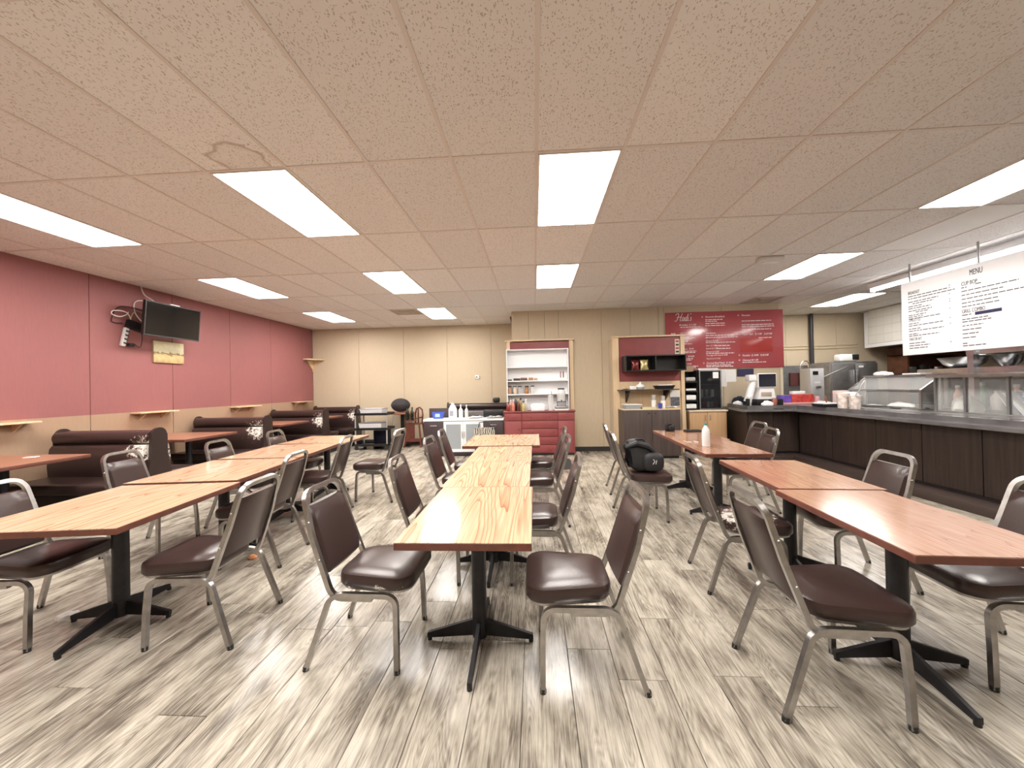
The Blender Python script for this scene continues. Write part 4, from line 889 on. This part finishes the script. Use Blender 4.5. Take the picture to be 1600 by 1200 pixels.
# sneeze guard over the cold wells
sg = thing('sneeze_guard', 'low glass sneeze guard with slanted front and steel rails', 'sneeze guard', (5.3, 6.04, .998)); L2 = .58
for s in (-1, 1):
    part('end_post', tube(BM(), [(0, s * L2, 0), (0, s * L2, .26), (.26, s * L2, .46), (.26, s * L2, 0)], .013, square=True), STEEL, sg)
    bm = BM(); prism(bm, [(.02, .01), (.02, .25), (.25, .44), (.25, .01)], s * L2 - .003, s * L2 + .003, 'y'); part('pane', bm, GLASS, sg)
for p_ in ((0, .26), (.26, .46), (0, .01)): part('rail', tube(BM(), [(p_[0], -L2, p_[1]), (p_[0], L2, p_[1])], .012, square=True), STEEL, sg)
part('pane', bx(-.003, .003, -L2 + .02, L2 - .02, .02, .25), GLASS, sg)
bm = BM(); prism(bm, [(.01, .265), (.25, .45), (.246, .455), (.006, .27)], -L2 + .02, L2 - .02, 'y'); part('pane', bm, GLASS, sg)
part('top_shelf', bx(.22, .48, -L2, L2, .462, .485), STEEL, sg)
# long glass case
gc = thing('glass_case', 'long glass-fronted counter case with a steel top shelf', 'glass case', (5.3, 3.9, .985))
part('top_shelf', bx(-.12, .30, -1.6, 1.37, .44, .485, bev=.004), STEEL, gc)
for y in (1.36, 1.02, .60, .05, -.8, -1.58): part('post', bx(-.02, .02, y - .012, y + .012, 0, .44), STEELD, gc)
for a, b in ((1.34, 1.04), (1.0, .62), (.58, .07), (.03, -.78), (-.82, -1.56)): part('pane', bx(-.004, .002, b, a, .01, .435), GLASS, gc)
part('bottom_rail', bx(-.025, .03, -1.6, 1.37, 0, .012), STEEL, gc)
for k in range(6):
    M_ = Matrix.Rotation(D(58), 4, 'X') @ Matrix.Rotation(D(6 * (k % 3) - 6), 4, 'Z')
    o = thing('menu_folder', 'laminated blue and white menu leaning in the pile inside the glass case', 'menu', (5.45 + .03 * (k % 2), 4.52 - k * .05, 1.0), 0, 'menus piled in the glass case')
    part('cover', bx(-.11, .11, 0, .30, -.003, .003, M=M_), [WHITE, mat('menu_blue', (.12, .22, .50), .3), PAPER][k % 3], o); part('print', bx(-.08, .08, .05, .25, .003, .0045, M=M_), mat('menu_slate', (.09, .11, .17), .3) if k % 2 else PAPER, o)
def crumple(name, x, y, z, sx_, sy_, sz_, m_, label, cat, seed=1):
    bm = BM(); bmesh.ops.create_icosphere(bm, subdivisions=3, radius=1); r_ = random.Random(seed)
    ph = [r_.uniform(0, 6) for _ in range(6)]
    for v in bm.verts:
        n_ = 1 + .14 * math.sin(5 * v.co.x + ph[0]) * math.sin(6 * v.co.y + ph[1]) + .10 * math.sin(11 * v.co.z + ph[2]) * math.sin(9 * v.co.x + ph[3]) + r_.uniform(-.05, .05)
        v.co = Vector((v.co.x * n_ * sx_, v.co.y * n_ * sy_, max(-.25, v.co.z * n_) * sz_ + .25 * sz_))
    return one(name, bm, m_, label, cat, (x, y, z))
crumple('towel', 5.40, 3.95, 1.471, .14, .32, .10, PAPER, 'white towel heap on top of the long glass case', 'towel', 3)
crumple('plastic_wrap', 5.60, 6.35, 1.484, .09, .14, .05, PAPER, 'white crumpled wrappers on top of the sneeze guard', 'wrapper', 5); one('paper_pad', bx(-.08, .08, -.13, .13, 0, .02), PAPER, 'flat white pad on top of the sneeze guard', 'pad', (5.64, 5.86, 1.484))
crumple('cloth', 5.42, 5.86, .985, .10, .20, .07, PAPER, 'white cloth heaped under the sneeze guard', 'cloth', 8); crumple('cloth', 5.40, 6.30, .985, .09, .14, .035, mat('grey_cloth', (.6, .6, .6), .8), 'flat grey cloth under the sneeze guard', 'cloth', 9)
crumple('food_bag', 5.48, 5.08, .985, .13, .14, .16, mat('clear_bag', (.62, .62, .56), .2), 'clear plastic bag of food inside the glass case', 'food bag', 12)
# things on the counter
def cup(x, y, z, r, h, m_, label, group=None):
    t = thing('paper_cup', label, 'cup', (x, y, z), 0, group); part('cup', lathe(BM(), [(r * .75, 0), (r, h), (r * .93, h), (r * .7, .012)], 18), m_, t); part('rim', tube(BM(), [(r * math.cos(a), r * math.sin(a), h) for a in [k * PI / 9 for k in range(18)]], .004, 5, closed=True), m_, t)
    return t
FLORAL = mat('patterned_paper_cup', (.74, .66, .60), .6, var=.35, vscale=16)
cup(4.86, 6.20, .981, .085, .23, FLORAL, 'large patterned paper bucket on the counter corner, the taller one'); cup(4.90, 6.02, .981, .08, .20, FLORAL, 'large patterned paper bucket on the counter corner, beside the ladle')
one('ladle', tube(BM(), [(0, 0, .02), (.02, .01, .20), (.16, .02, .42)], [.012, .010, .010], 8), STEEL, 'steel ladle standing in a paper bucket', 'ladle', (4.90, 6.02, .99))
t = thing('black_tray', 'black plastic tray with cutlery and packets on the counter', 'tray', (4.93, 6.56, .985)); part('tray', bx(-.20, .14, -.13, .13, 0, .05, bev=.01), BLACK, t); part('liner', bx(-.18, .12, -.11, .11, .05, .062), PAPER, t); part('scoop', tube(BM(), [(-.05, 0, .07), (-.04, .02, .10), (-.045, .03, .19)], .012, 6), mat('scoop_brown', (.22, .06, .03), .5), t)
one('plastic_tub', lathe(BM(), [(.09, 0), (.11, .05), (.115, .20), (.09, .235), (.02, .24)], 18), WHITE, 'big round white tub behind the paper buckets', 'tub', (5.18, 6.46, .985)); one('red_lid_box', bx(-.09, .09, -.07, .07, 0, .26, bev=.01), mat('box_pink', (.72, .55, .52), .5), 'pale carton with red lid behind the white tub', 'carton', (5.30, 6.80, .981))
one('tray_liner', bx(-.30, .30, -.12, .12, 0, .035, bev=.006), mat('pink_tray', (.62, .32, .31), .5), 'long pink tray on the counter behind the inner corner', 'tray', (4.98, 7.45, .981))
one('snack_box', bx(-.20, .20, -.06, .06, 0, .15, bev=.006), mat('snack_red', (.50, .06, .05), .35, var=.4, vscale=14), 'red snack box standing on the pink tray', 'snack box', (5.08, 7.46, 1.017)); one('snack_box', bx(-.10, .10, -.06, .06, 0, .14, bev=.006), mat('snack_violet', (.14, .08, .42), .35, var=.4, vscale=14), 'violet snack box next to the red one', 'snack box', (4.78, 7.47, 1.017))
one('snack_box', bx(-.12, .12, -.05, .05, 0, .06, bev=.01), WHITE, 'white packet lying on the red snack box', 'packet', (5.02, 7.46, 1.168)); one('snack_jar', lathe(BM(), [(.05, 0), (.05, .12), (.04, .14)], 14), mat('jar_rose', (.6, .3, .32), .4), 'rose coloured jar beside the red snack box', 'jar', (5.36, 7.44, .981))
crumple('sachets', 5.12, 6.98, .981, .16, .10, .06, mat('sachet_mix', (.5, .42, .40), .5, var=.7, vscale=25), 'mixed sauce sachets scattered on the counter bend', 'sachets', 21)
one('coin_dish', lathe(BM(), [(.07, 0), (.09, .018), (.08, .018), (.05, .008)], 16), STEEL, 'small shallow dish on the counter ledge', 'dish', (4.42, 7.04, .921)); one('mint_jar', lathe(BM(), [(.04, 0), (.045, .10), (.03, .13)], 14), mat('mint_brown', (.30, .10, .07), .4), 'small brown candy jar on the counter step', 'jar', (4.46, 7.24, .981))
# till
ps_ = thing('cash_register', 'white touch-screen till with black screen on the counter', 'till', (4.42, 7.50, .981))
part('drawer', bx(-.24, .24, -.20, .20, 0, .11, bev=.008), BLACK, ps_); bm = BM(); prism(bm, [(-.17, .11), (.17, .11), (.13, .34), (-.11, .34)], -.10, .12, 'y'); part('stand', bm, WHITE, ps_)
part('recess', bx(-.10, .09, -.105, -.10, .16, .24, bev=.002), mat('till_tan', (.42, .34, .27), .5), ps_); s_ = part('monitor', bx(-.17, .17, -.13, -.08, .33, .60, bev=.01), WHITE, ps_); part('screen', bx(-.155, .155, -.135, -.13, .345, .585), mat('till_screen', (.02, .02, .03), .12), s_)
part('printer_neck', tube(BM(), [(-.30, 0, .06), (-.24, 0, .28), (-.17, .0, .50)], [.07, .07, .05], 12), WHITE, ps_); part('printer_head', bx(-.30, -.16, -.08, .08, .46, .58, bev=.02), WHITE, ps_)
one('tall_glass', lathe(BM(), [(.035, 0), (.04, .16), (.036, .16), (.03, .01)], 14), GLS, 'clear glass beside the till', 'glass', (4.05, 7.32, .981)); one('card_reader', bx(-.03, .03, -.02, .02, 0, .13, bev=.006), BLACK, 'upright black card reader at the counter end', 'card reader', (3.98, 7.24, .981)); crumple('tissue', 4.30, 7.19, .981, .10, .045, .07, PAPER, 'crumpled white tissue in front of the till', 'tissue', 30)
crumple('scarf', 4.22, 7.98, .981, .13, .09, .12, mat('navy_cloth', (.02, .025, .05), .8), 'navy cloth bundle at the wall end of the counter', 'cloth', 31); crumple('carry_bag', 4.08, 7.78, .981, .08, .07, .05, PAPER, 'white plastic bag lying at the counter end', 'bag', 33); one('phone_base', bx(-.14, .14, -.09, .09, 0, .12, bev=.03), BLACK, 'black desk phone beside the till', 'phone', (4.84, 7.76, .981), (0, 0, .2))
for k, (x, z_, w, h, m_, lab) in enumerate([(3.93, 1.52, .28, .36, PAPER, 'large white notice sheet on the wall above the counter'), (4.14, 1.56, .22, .26, PAPER, 'smaller white notice sheet overlapping the large one'), (4.44, 1.62, .34, .16, mat('poster_navy', (.03, .03, .09), .5), 'navy card behind the till')]):
    one('wall_notice', bx(-w / 2, w / 2, -.004, 0, -h / 2, h / 2), m_, lab, 'notice', (x, BUMP_Y - .001 - k * .004, z_), (0, D([3, -2, 0][k]), 0))

# ------------------------------------------------------------------ hanging menu sign and strip light
hm = thing('hanging_menu', 'large white hanging menu board with black headings', 'menu board', (5.40, 5.80, 1.76))
part('board', bx(0, .02, -1.75, 0, 0, 1.05, bev=.002), mat('board_white', (.86, .86, .88), .4), hm)
for y in (-.12, -.95, -1.65): part('hanger', tube(BM(), [(.01, y, 1.05), (.01, y, CZ - 1.76)], .012, 6), STEELD, hm)
INKB = mat('black_ink', (.03, .03, .035), .6); SR = (PI / 2, 0, -PI / 2)
def mt(u, z_, s, body, xs=.6): lettering(body, s, hm, (-.0012, -u, z_), SR, INKB, 0, xs, ext=.0008)
mt(.86, .925, .10, 'MENU', .5); mt(.10, .865, .062, 'BREAKFAST', .5); mt(.10, .475, .062, 'OMELETTES', .5); mt(.10, .205, .056, 'TAKE OR EAT', .5); mt(.77, .815, .07, 'CUP BOP', .6); mt(.77, .47, .068, 'GRILL COMBO', .55)
rows = [(.10, .83, .52), (.10, .795, .60), (.10, .75, .40), (.16, .72, .28), (.10, .685, .2), (.10, .655, .3), (.10, .62, .32), (.2, .595, .18), (.10, .56, .24), (.10, .535, .20), (.10, .51, .42), (.10, .44, .14), (.10, .41, .45), (.10, .365, .16), (.10, .335, .46), (.10, .29, .13), (.10, .265, .40), (.10, .16, .22), (.10, .125, .28), (.10, .09, .25),
        (.77, .785, .06), (.92, .80, .06), (.77, .74, .56), (.77, .69, .42), (.77, .64, .60), (.77, .59, .37), (.77, .545, .38), (.77, .44, .1), (.77, .385, .27), (.77, .355, .3), (.77, .305, .22), (.77, .255, .20), (.77, .205, .17), (.77, .155, .14), (.77, .085, .05), (.77, .055, .24)] + [(.63, z_, .012) for z_ in (.86, .83, .795, .75, .685, .655, .56, .44, .365, .125)]
b_ = print_lines(rows, .017, rnd); b_.transform(Matrix(((0, 0, -1, -.0012), (-1, 0, 0, 0), (0, 1, 0, 0), (0, 0, 0, 1)))); o = part('small_print', b_, INKB, hm); o['kind'] = 'stuff'
part('cover_strip', bx(-.003, 0, -1.17, -.91, .425, .463), mat('navy_tape', (.01, .01, .06), .5), hm)
sl = thing('strip_light', 'long bare fluorescent strip above the hanging menu board', 'strip light', (5.85, 5.2, 2.93))
part('housing', bx(-.06, .06, -1.6, 1.6, .05, CZ - 2.93 - .001), WHITEP, sl); part('tube', tube(BM(), [(0, -1.56, .02), (0, 1.56, .02)], .022, 10), mat('lit_tube', (1, .97, .93), .5, emit=14), sl)
for y in (-1.58, 1.57): part('end_cap', bx(-.04, .04, y, y + .02, -.01, .05), WHITEP, sl)

# ------------------------------------------------------------------ kitchen beyond the counter
one('drain_pipe', tube(BM(), [(0, 0, 0), (0, 0, CZ)], .045, 14), mat('pipe_black', (.03, .03, .035), .4), 'black vertical pipe on the kitchen back wall', 'pipe', (6.86, YB - .075, 0))
for z_, n in ((2.28, 'upper'), (2.21, 'lower')): one('conduit', tube(BM(), [(5.2, 0, 0), (7.2, 0, 0), (7.9, 0, .01), (8.0, 0, .03)], .012, 8), mat('conduit_cream', (.55, .46, .30), .5), n + ' cream conduit along the kitchen back wall', 'conduit', (0, YB - .013, z_))
sk = thing('sink_bench', 'stainless sink bench with tall splashback at the kitchen back wall', 'sink', (6.56, 9.35, 0))
part('bench', bx(-.44, .18, -.35, .32, .86, .90), STEEL, sk); part('splashback', bx(-.44, .20, .30, .33, .90, 1.80), STEELD, sk); part('sink_tank', bx(-.40, .10, -.32, .25, .55, .86), STEELD, sk)
for sx_ in (-.42, .16):
    for sy_ in (-.33, .28): part('leg', tube(BM(), [(sx_, sy_, 0), (sx_, sy_, .86)], .02, 8), STEELD, sk)
part('faucet', tube(BM(), [(-.05, .2, .90), (-.05, .2, 1.7)] + [(-.05 + .12 - .12 * math.cos(a), .2, 1.75 + .16 * math.sin(a)) for a in [k * PI / 8 for k in range(9)]] + [(.19, .2, 1.55)], .016, 8), STEEL, sk)
part('hanging_board', bx(-.25, .15, .26, .29, 1.30, 1.62), mat('board_maroon', (.10, .03, .03), .5), sk)
wt = thing('work_table', 'steel work table behind the counter carrying the tall dispenser', 'table', (6.05, 8.50, 0)); part('top', bx(-.40, .40, -.28, .28, .90, .94), STEEL, wt)
for sx_ in (-.37, .37):
    for sy_ in (-.25, .25): part('leg', tube(BM(), [(sx_, sy_, 0), (sx_, sy_, .90)], .02, 8), STEELD, wt)
dm = thing('dispenser_machine', 'tall pale grey dispenser machine with a dark display', 'dispenser', (6.03, 8.46, .941)); part('body', bx(-.14, .14, -.12, .2, 0, .74, bev=.01), mat('pale_grey_steel', (.66, .66, .67), .35, .3), dm)
part('display', bx(-.09, .02, -.124, -.12, .60, .68), BLACK, dm); part('spout', bx(-.04, .04, -.18, -.12, .32, .37, bev=.01), STEELD, dm); part('label', bx(-.06, .06, -.123, -.12, .42, .46), WHITE, dm)
fg = thing('steel_fridge', 'two-door stainless fridge against the kitchen back wall', 'fridge', (7.30, 9.00, 0)); part('body', bx(-.52, .50, 0, .58, .08, 1.84, bev=.01), STEELD, fg)
for a, b in ((-.52, .0), (.0, .50)):
    d = part('door', bx(a + .01, b - .01, -.05, 0, .15, 1.80, bev=.012), STEELD, fg); part('handle', bx((b if a < 0 else a) - .05, (b if a < 0 else a) - .02, -.09, -.05, 1.25, 1.65, bev=.006) if a < 0 else bx(.03, .06, -.09, -.05, 1.25, 1.65, bev=.006), STEEL, d)
part('badge', bx(.08, .18, -.053, -.05, 1.70, 1.74), WHITE, fg); part('foot_plinth', bx(-.48, .46, .02, .55, 0, .08), BLACK, fg)
t = thing('radio', 'white rounded radio with dark display on the steel fridge', 'radio', (7.32, 9.2, 1.841)); part('body', bx(-.22, .16, -.12, .12, 0, .18, bev=.05, seg=4), WHITE, t); part('display', bx(.03, .18, -.125, -.10, .04, .17, bev=.01), BLACK, t)
one('broom_pole', tube(BM(), [(6.45, 8.9, 1.45), (7.02, 8.80, 1.72)], .014, 8), STEEL, 'slanting steel lever arm before the fridge', 'lever')
ho = thing('tiled_soffit', 'white tiled soffit above the cooking line', 'soffit', (8.02, 0, 0)); part('core', bx(.014, 1.6, 4.2, 9.55, 2.20, CZ - .02), mat('grout_grey', (.40, .40, .38), .8), ho); part('bottom_trim', bx(.0, .03, 4.2, 9.55, 2.18, 2.26), WHITEP, ho); part('end_trim', bx(.0, .03, 9.45, 9.55, 2.26, CZ - .03), WHITEP, ho)
wtm = mesh_of('tile', bx(0, .014, -.098, .098, -.098, .098, bev=.003, seg=1), mat('glazed_white_tile', (.80, .79, .74), .2), False)
for iy in range(26):
    for iz in range(4): obj('tile', wtm, ho, (0, 9.345 - iy * .2, 2.365 + iz * .2))
rkk = thing('pantry_rack', 'brown wooden pantry rack with pots in the kitchen corner', 'rack', (9.0, 9.25, 0)); BW = mat('rack_brown', (.14, .055, .028), .6, var=.3)
for z_ in (.5, 1.05, 1.5, 1.95): part('shelf', bx(-.5, .7, -.22, .25, z_, z_ + .03), BW, rkk)
for x in (-.5, .68): part('upright', bx(x, x + .04, -.22, .25, 0, 2.15), BW, rkk)
part('back', bx(-.5, .7, .25, .27, 0, 2.15), BW, rkk)
for k, (x, r, h) in enumerate([(8.72, .10, .16), (8.98, .12, .2), (9.28, .1, .15)]): one('cooking_pot', lathe(BM(), [(r * .9, 0), (r, .02), (r, h), (r * .9, h), (r * .85, .03)], 18), [STEELD, BLACKM, STEEL][k], ['small steel', 'wide black', 'bright steel'][k] + ' pot on the pantry rack', 'pot', (x, 9.2, 1.531))
pv = thing('pass_shelf', 'stainless double-deck pass shelf on square posts over the kitchen line', 'steel shelf', (6.5, 5.6, 0))
part('deck', bx(0, .45, -2.2, 1.15, 1.44, 1.57, bev=.006), STEEL, pv); part('upper_deck', bx(0, .40, -2.2, .42, 1.76, 1.82, bev=.004), STEEL, pv)
for y in (.33, -1.2, -2.1): part('post', bx(-.04, .04, y - .04, y + .04, 0, 1.84), STEEL, pv)
part('post', bx(.38, .44, 1.05, 1.11, 0, 1.44), STEELD, pv)
for y, r, lab in ((6.28, .28, 'wide steel mixing bowl on the pass shelf'), (5.72, .16, 'smaller steel mixing bowl on the pass shelf')): one('mixing_bowl', lathe(BM(), [(r * .4, 0), (r * .75, .06), (r, .17), (r * .97, .17), (r * .7, .07), (r * .35, .012)], 24), STEEL, lab, 'bowl', (6.74, y, 1.571))
rg = thing('cooking_range', 'long dark cooking range with a steel back panel behind the counter', 'range', (7.6, 6.0, 0)); part('body', bx(-.1, .5, -2.4, 2.0, 0, .92), STEELD, rg); part('hotplate', bx(-.08, .42, -2.3, 1.9, .92, .95), BLACKM, rg); part('back_panel', bx(.46, .50, -2.4, 2.0, .92, 1.40), BLACKM, rg)
for k in range(7): part('knob', lathe(BM(), [(.025, 0), (.02, .03)], 10), BLACK, rg, (-.1, -2.0 + k * .6, .85), (0, -PI / 2, 0))
bl = thing('back_line', 'steel worktable in the kitchen aisle with bottles and cups', 'table', (6.6, 5.3, 0)); part('top', bx(-.02, .5, -1.6, 1.2, .90, .94), STEEL, bl); part('under_shelf', bx(.02, .46, -1.5, 1.1, .35, .38), STEELD, bl)
for sx_ in (.06, .44):
    for sy_ in (-1.5, 1.1): part('leg', tube(BM(), [(sx_, sy_, 0), (sx_, sy_, .90)], .02, 8), STEELD, bl)
for k, (y, r, h, c) in enumerate([(6.35, .05, .26, (.62, .30, .18)), (6.18, .06, .20, (.75, .72, .70)), (6.02, .045, .3, (.18, .36, .22)), (5.84, .07, .22, (.78, .74, .70)), (5.62, .055, .27, (.66, .36, .24)), (5.44, .08, .16, (.8, .8, .8))]):
    bottle(6.72, y, .941, r, h + .10, mat('prep_%d' % k, c, .4), [WHITE, BLACK][k % 2], ['orange-brown', 'cream', 'green', 'ivory', 'rusty', 'squat white'][k] + ' bottle on the kitchen worktable', None, .5)

# ------------------------------------------------------------------ things on tables, chairs and floor
wb_ = thing('water_bottle', 'clear water bottle with a teal cap on the counter-side table', 'bottle', (1.84, 4.16, .741))
part('body', lathe(BM(), [(.036, 0), (.04, .01), (.04, .15), (.034, .185), (.016, .215), (.015, .228)], 18), mat('milky_bottle', (.80, .82, .82), .15, alpha=.92), wb_); part('cap', lathe(BM(), [(.018, .226), (.018, .25)], 14), mat('teal_cap', (.10, .30, .28), .4), wb_)
gl = thing('eyeglasses', 'clear-framed eyeglasses lying by the water bottle', 'glasses', (1.80, 4.40, .742))
for s in (-1, 1): part('rim', tube(BM(), [(s * .035 + .027 * math.cos(a), .005 + .02 * math.sin(a), .006) for a in [k * PI / 8 for k in range(16)]], .003, 5, closed=True), mat('pale_frame', (.6, .55, .5), .3), gl); part('temple', tube(BM(), [(s * .062, 0, .006), (s * .055, .12, .006)], .003, 5), mat('pale_frame', (.6, .55, .5), .3), gl)
one('bill_tray', bx(-.11, .11, -.07, .07, 0, .022, bev=.008), BLACK, 'slim black tray on the table near the till', 'tray', (2.22, 5.42, .741))
cm = thing('camera_body', 'black camera resting on the table beside the dark cabinet', 'camera', (1.93, 5.50, .741)); part('body', bx(-.065, .065, -.035, .035, 0, .09, bev=.012), BLACK, cm); part('lens', lathe(BM(), [(.035, 0), (.035, .07), (.03, .075)], 16), BLACK, cm, (0, -.03, .045), (PI / 2, 0, 0)); part('hump', bx(-.025, .025, -.03, .03, .09, .115, bev=.008), BLACK, cm)
bp_ = thing('backpack', 'black backpack slumped on a brown vinyl chair', 'backpack', (1.16, 4.15, .493)); NY = mat('black_nylon', (.016, .016, .018), .55, bump=.6, bscale=9)
bm = BM(); bmesh.ops.create_uvsphere(bm, u_segments=24, v_segments=16, radius=1)
for v in bm.verts:
    c_ = v.co.copy(); sq = lambda q, e: math.copysign(abs(q) ** e, q)
    hz = sq(c_.z, .55) * .5 + .5; v.co = Vector((sq(c_.x, .6) * (.185 - .04 * hz) - .07 * hz + .02 + .012 * math.sin(14 * c_.z + 5 * c_.y), sq(c_.y, .6) * (.16 - .03 * hz) + .01 * math.sin(12 * c_.x), hz * (.33 - .10 * max(0, c_.x)) + .012 * math.sin(9 * c_.y + 7 * c_.x) * (c_.z > 0)))
part('body', bm, NY, bp_)
bm = BM(); bmesh.ops.create_uvsphere(bm, u_segments=16, v_segments=12, radius=1)
for v in bm.verts: v.co = Vector((math.copysign(abs(v.co.x) ** .7, v.co.x) * .11 + .07, v.co.y * .05 - .145, math.copysign(abs(v.co.z) ** .7, v.co.z) * .10 + .115))
part('front_pocket', bm, NY, bp_); part('top_flap', tube(BM(), [(-.20, -.12, .27), (-.10, -.15, .315), (.02, -.14, .28), (.10, -.12, .20)], [.02, .03, .03, .02], 8), NY, bp_); part('handle', tube(BM(), [(-.10, -.03, .28), (-.07, -.03, .335), (.0, -.02, .34), (.04, -.02, .29)], .012, 7), NY, bp_); part('strap', tube(BM(), [(-.08, .08, .27), (-.06, .15, .16), (.10, .16, .03), (.22, .12, .014)], .014, 6), NY, bp_)
part('emblem', tube(tube(BM(), [(.05, -.196, .10), (.07, -.197, .13), (.055, -.195, .15)], .004, 5), [(.08, -.195, .10), (.09, -.195, .14)], .004, 5), mat('emblem_grey', (.5, .5, .5), .5), bp_)
crumple('crumpled_napkin', -3.03, 2.24, .0, .07, .04, .03, PAPER, 'crumpled white paper on the floor by a table foot', 'napkin', 41)
one('orange_peel', lathe(BM(), [(.03, 0), (.035, .012), (.02, .028)], 12), mat('orange_dull', (.75, .32, .14), .6), 'small orange object on the floor below a booth-side chair', 'toy', (-2.45, 3.08, 0))
one('floor_mat', bx(-.45, .45, -.45, .45, 0, .010, bev=.003), mat('mat_charcoal', (.03, .03, .03), .9, bump=.4, bscale=120), 'charcoal floor mat before the red dresser', 'mat', (.20, 6.86, 0))
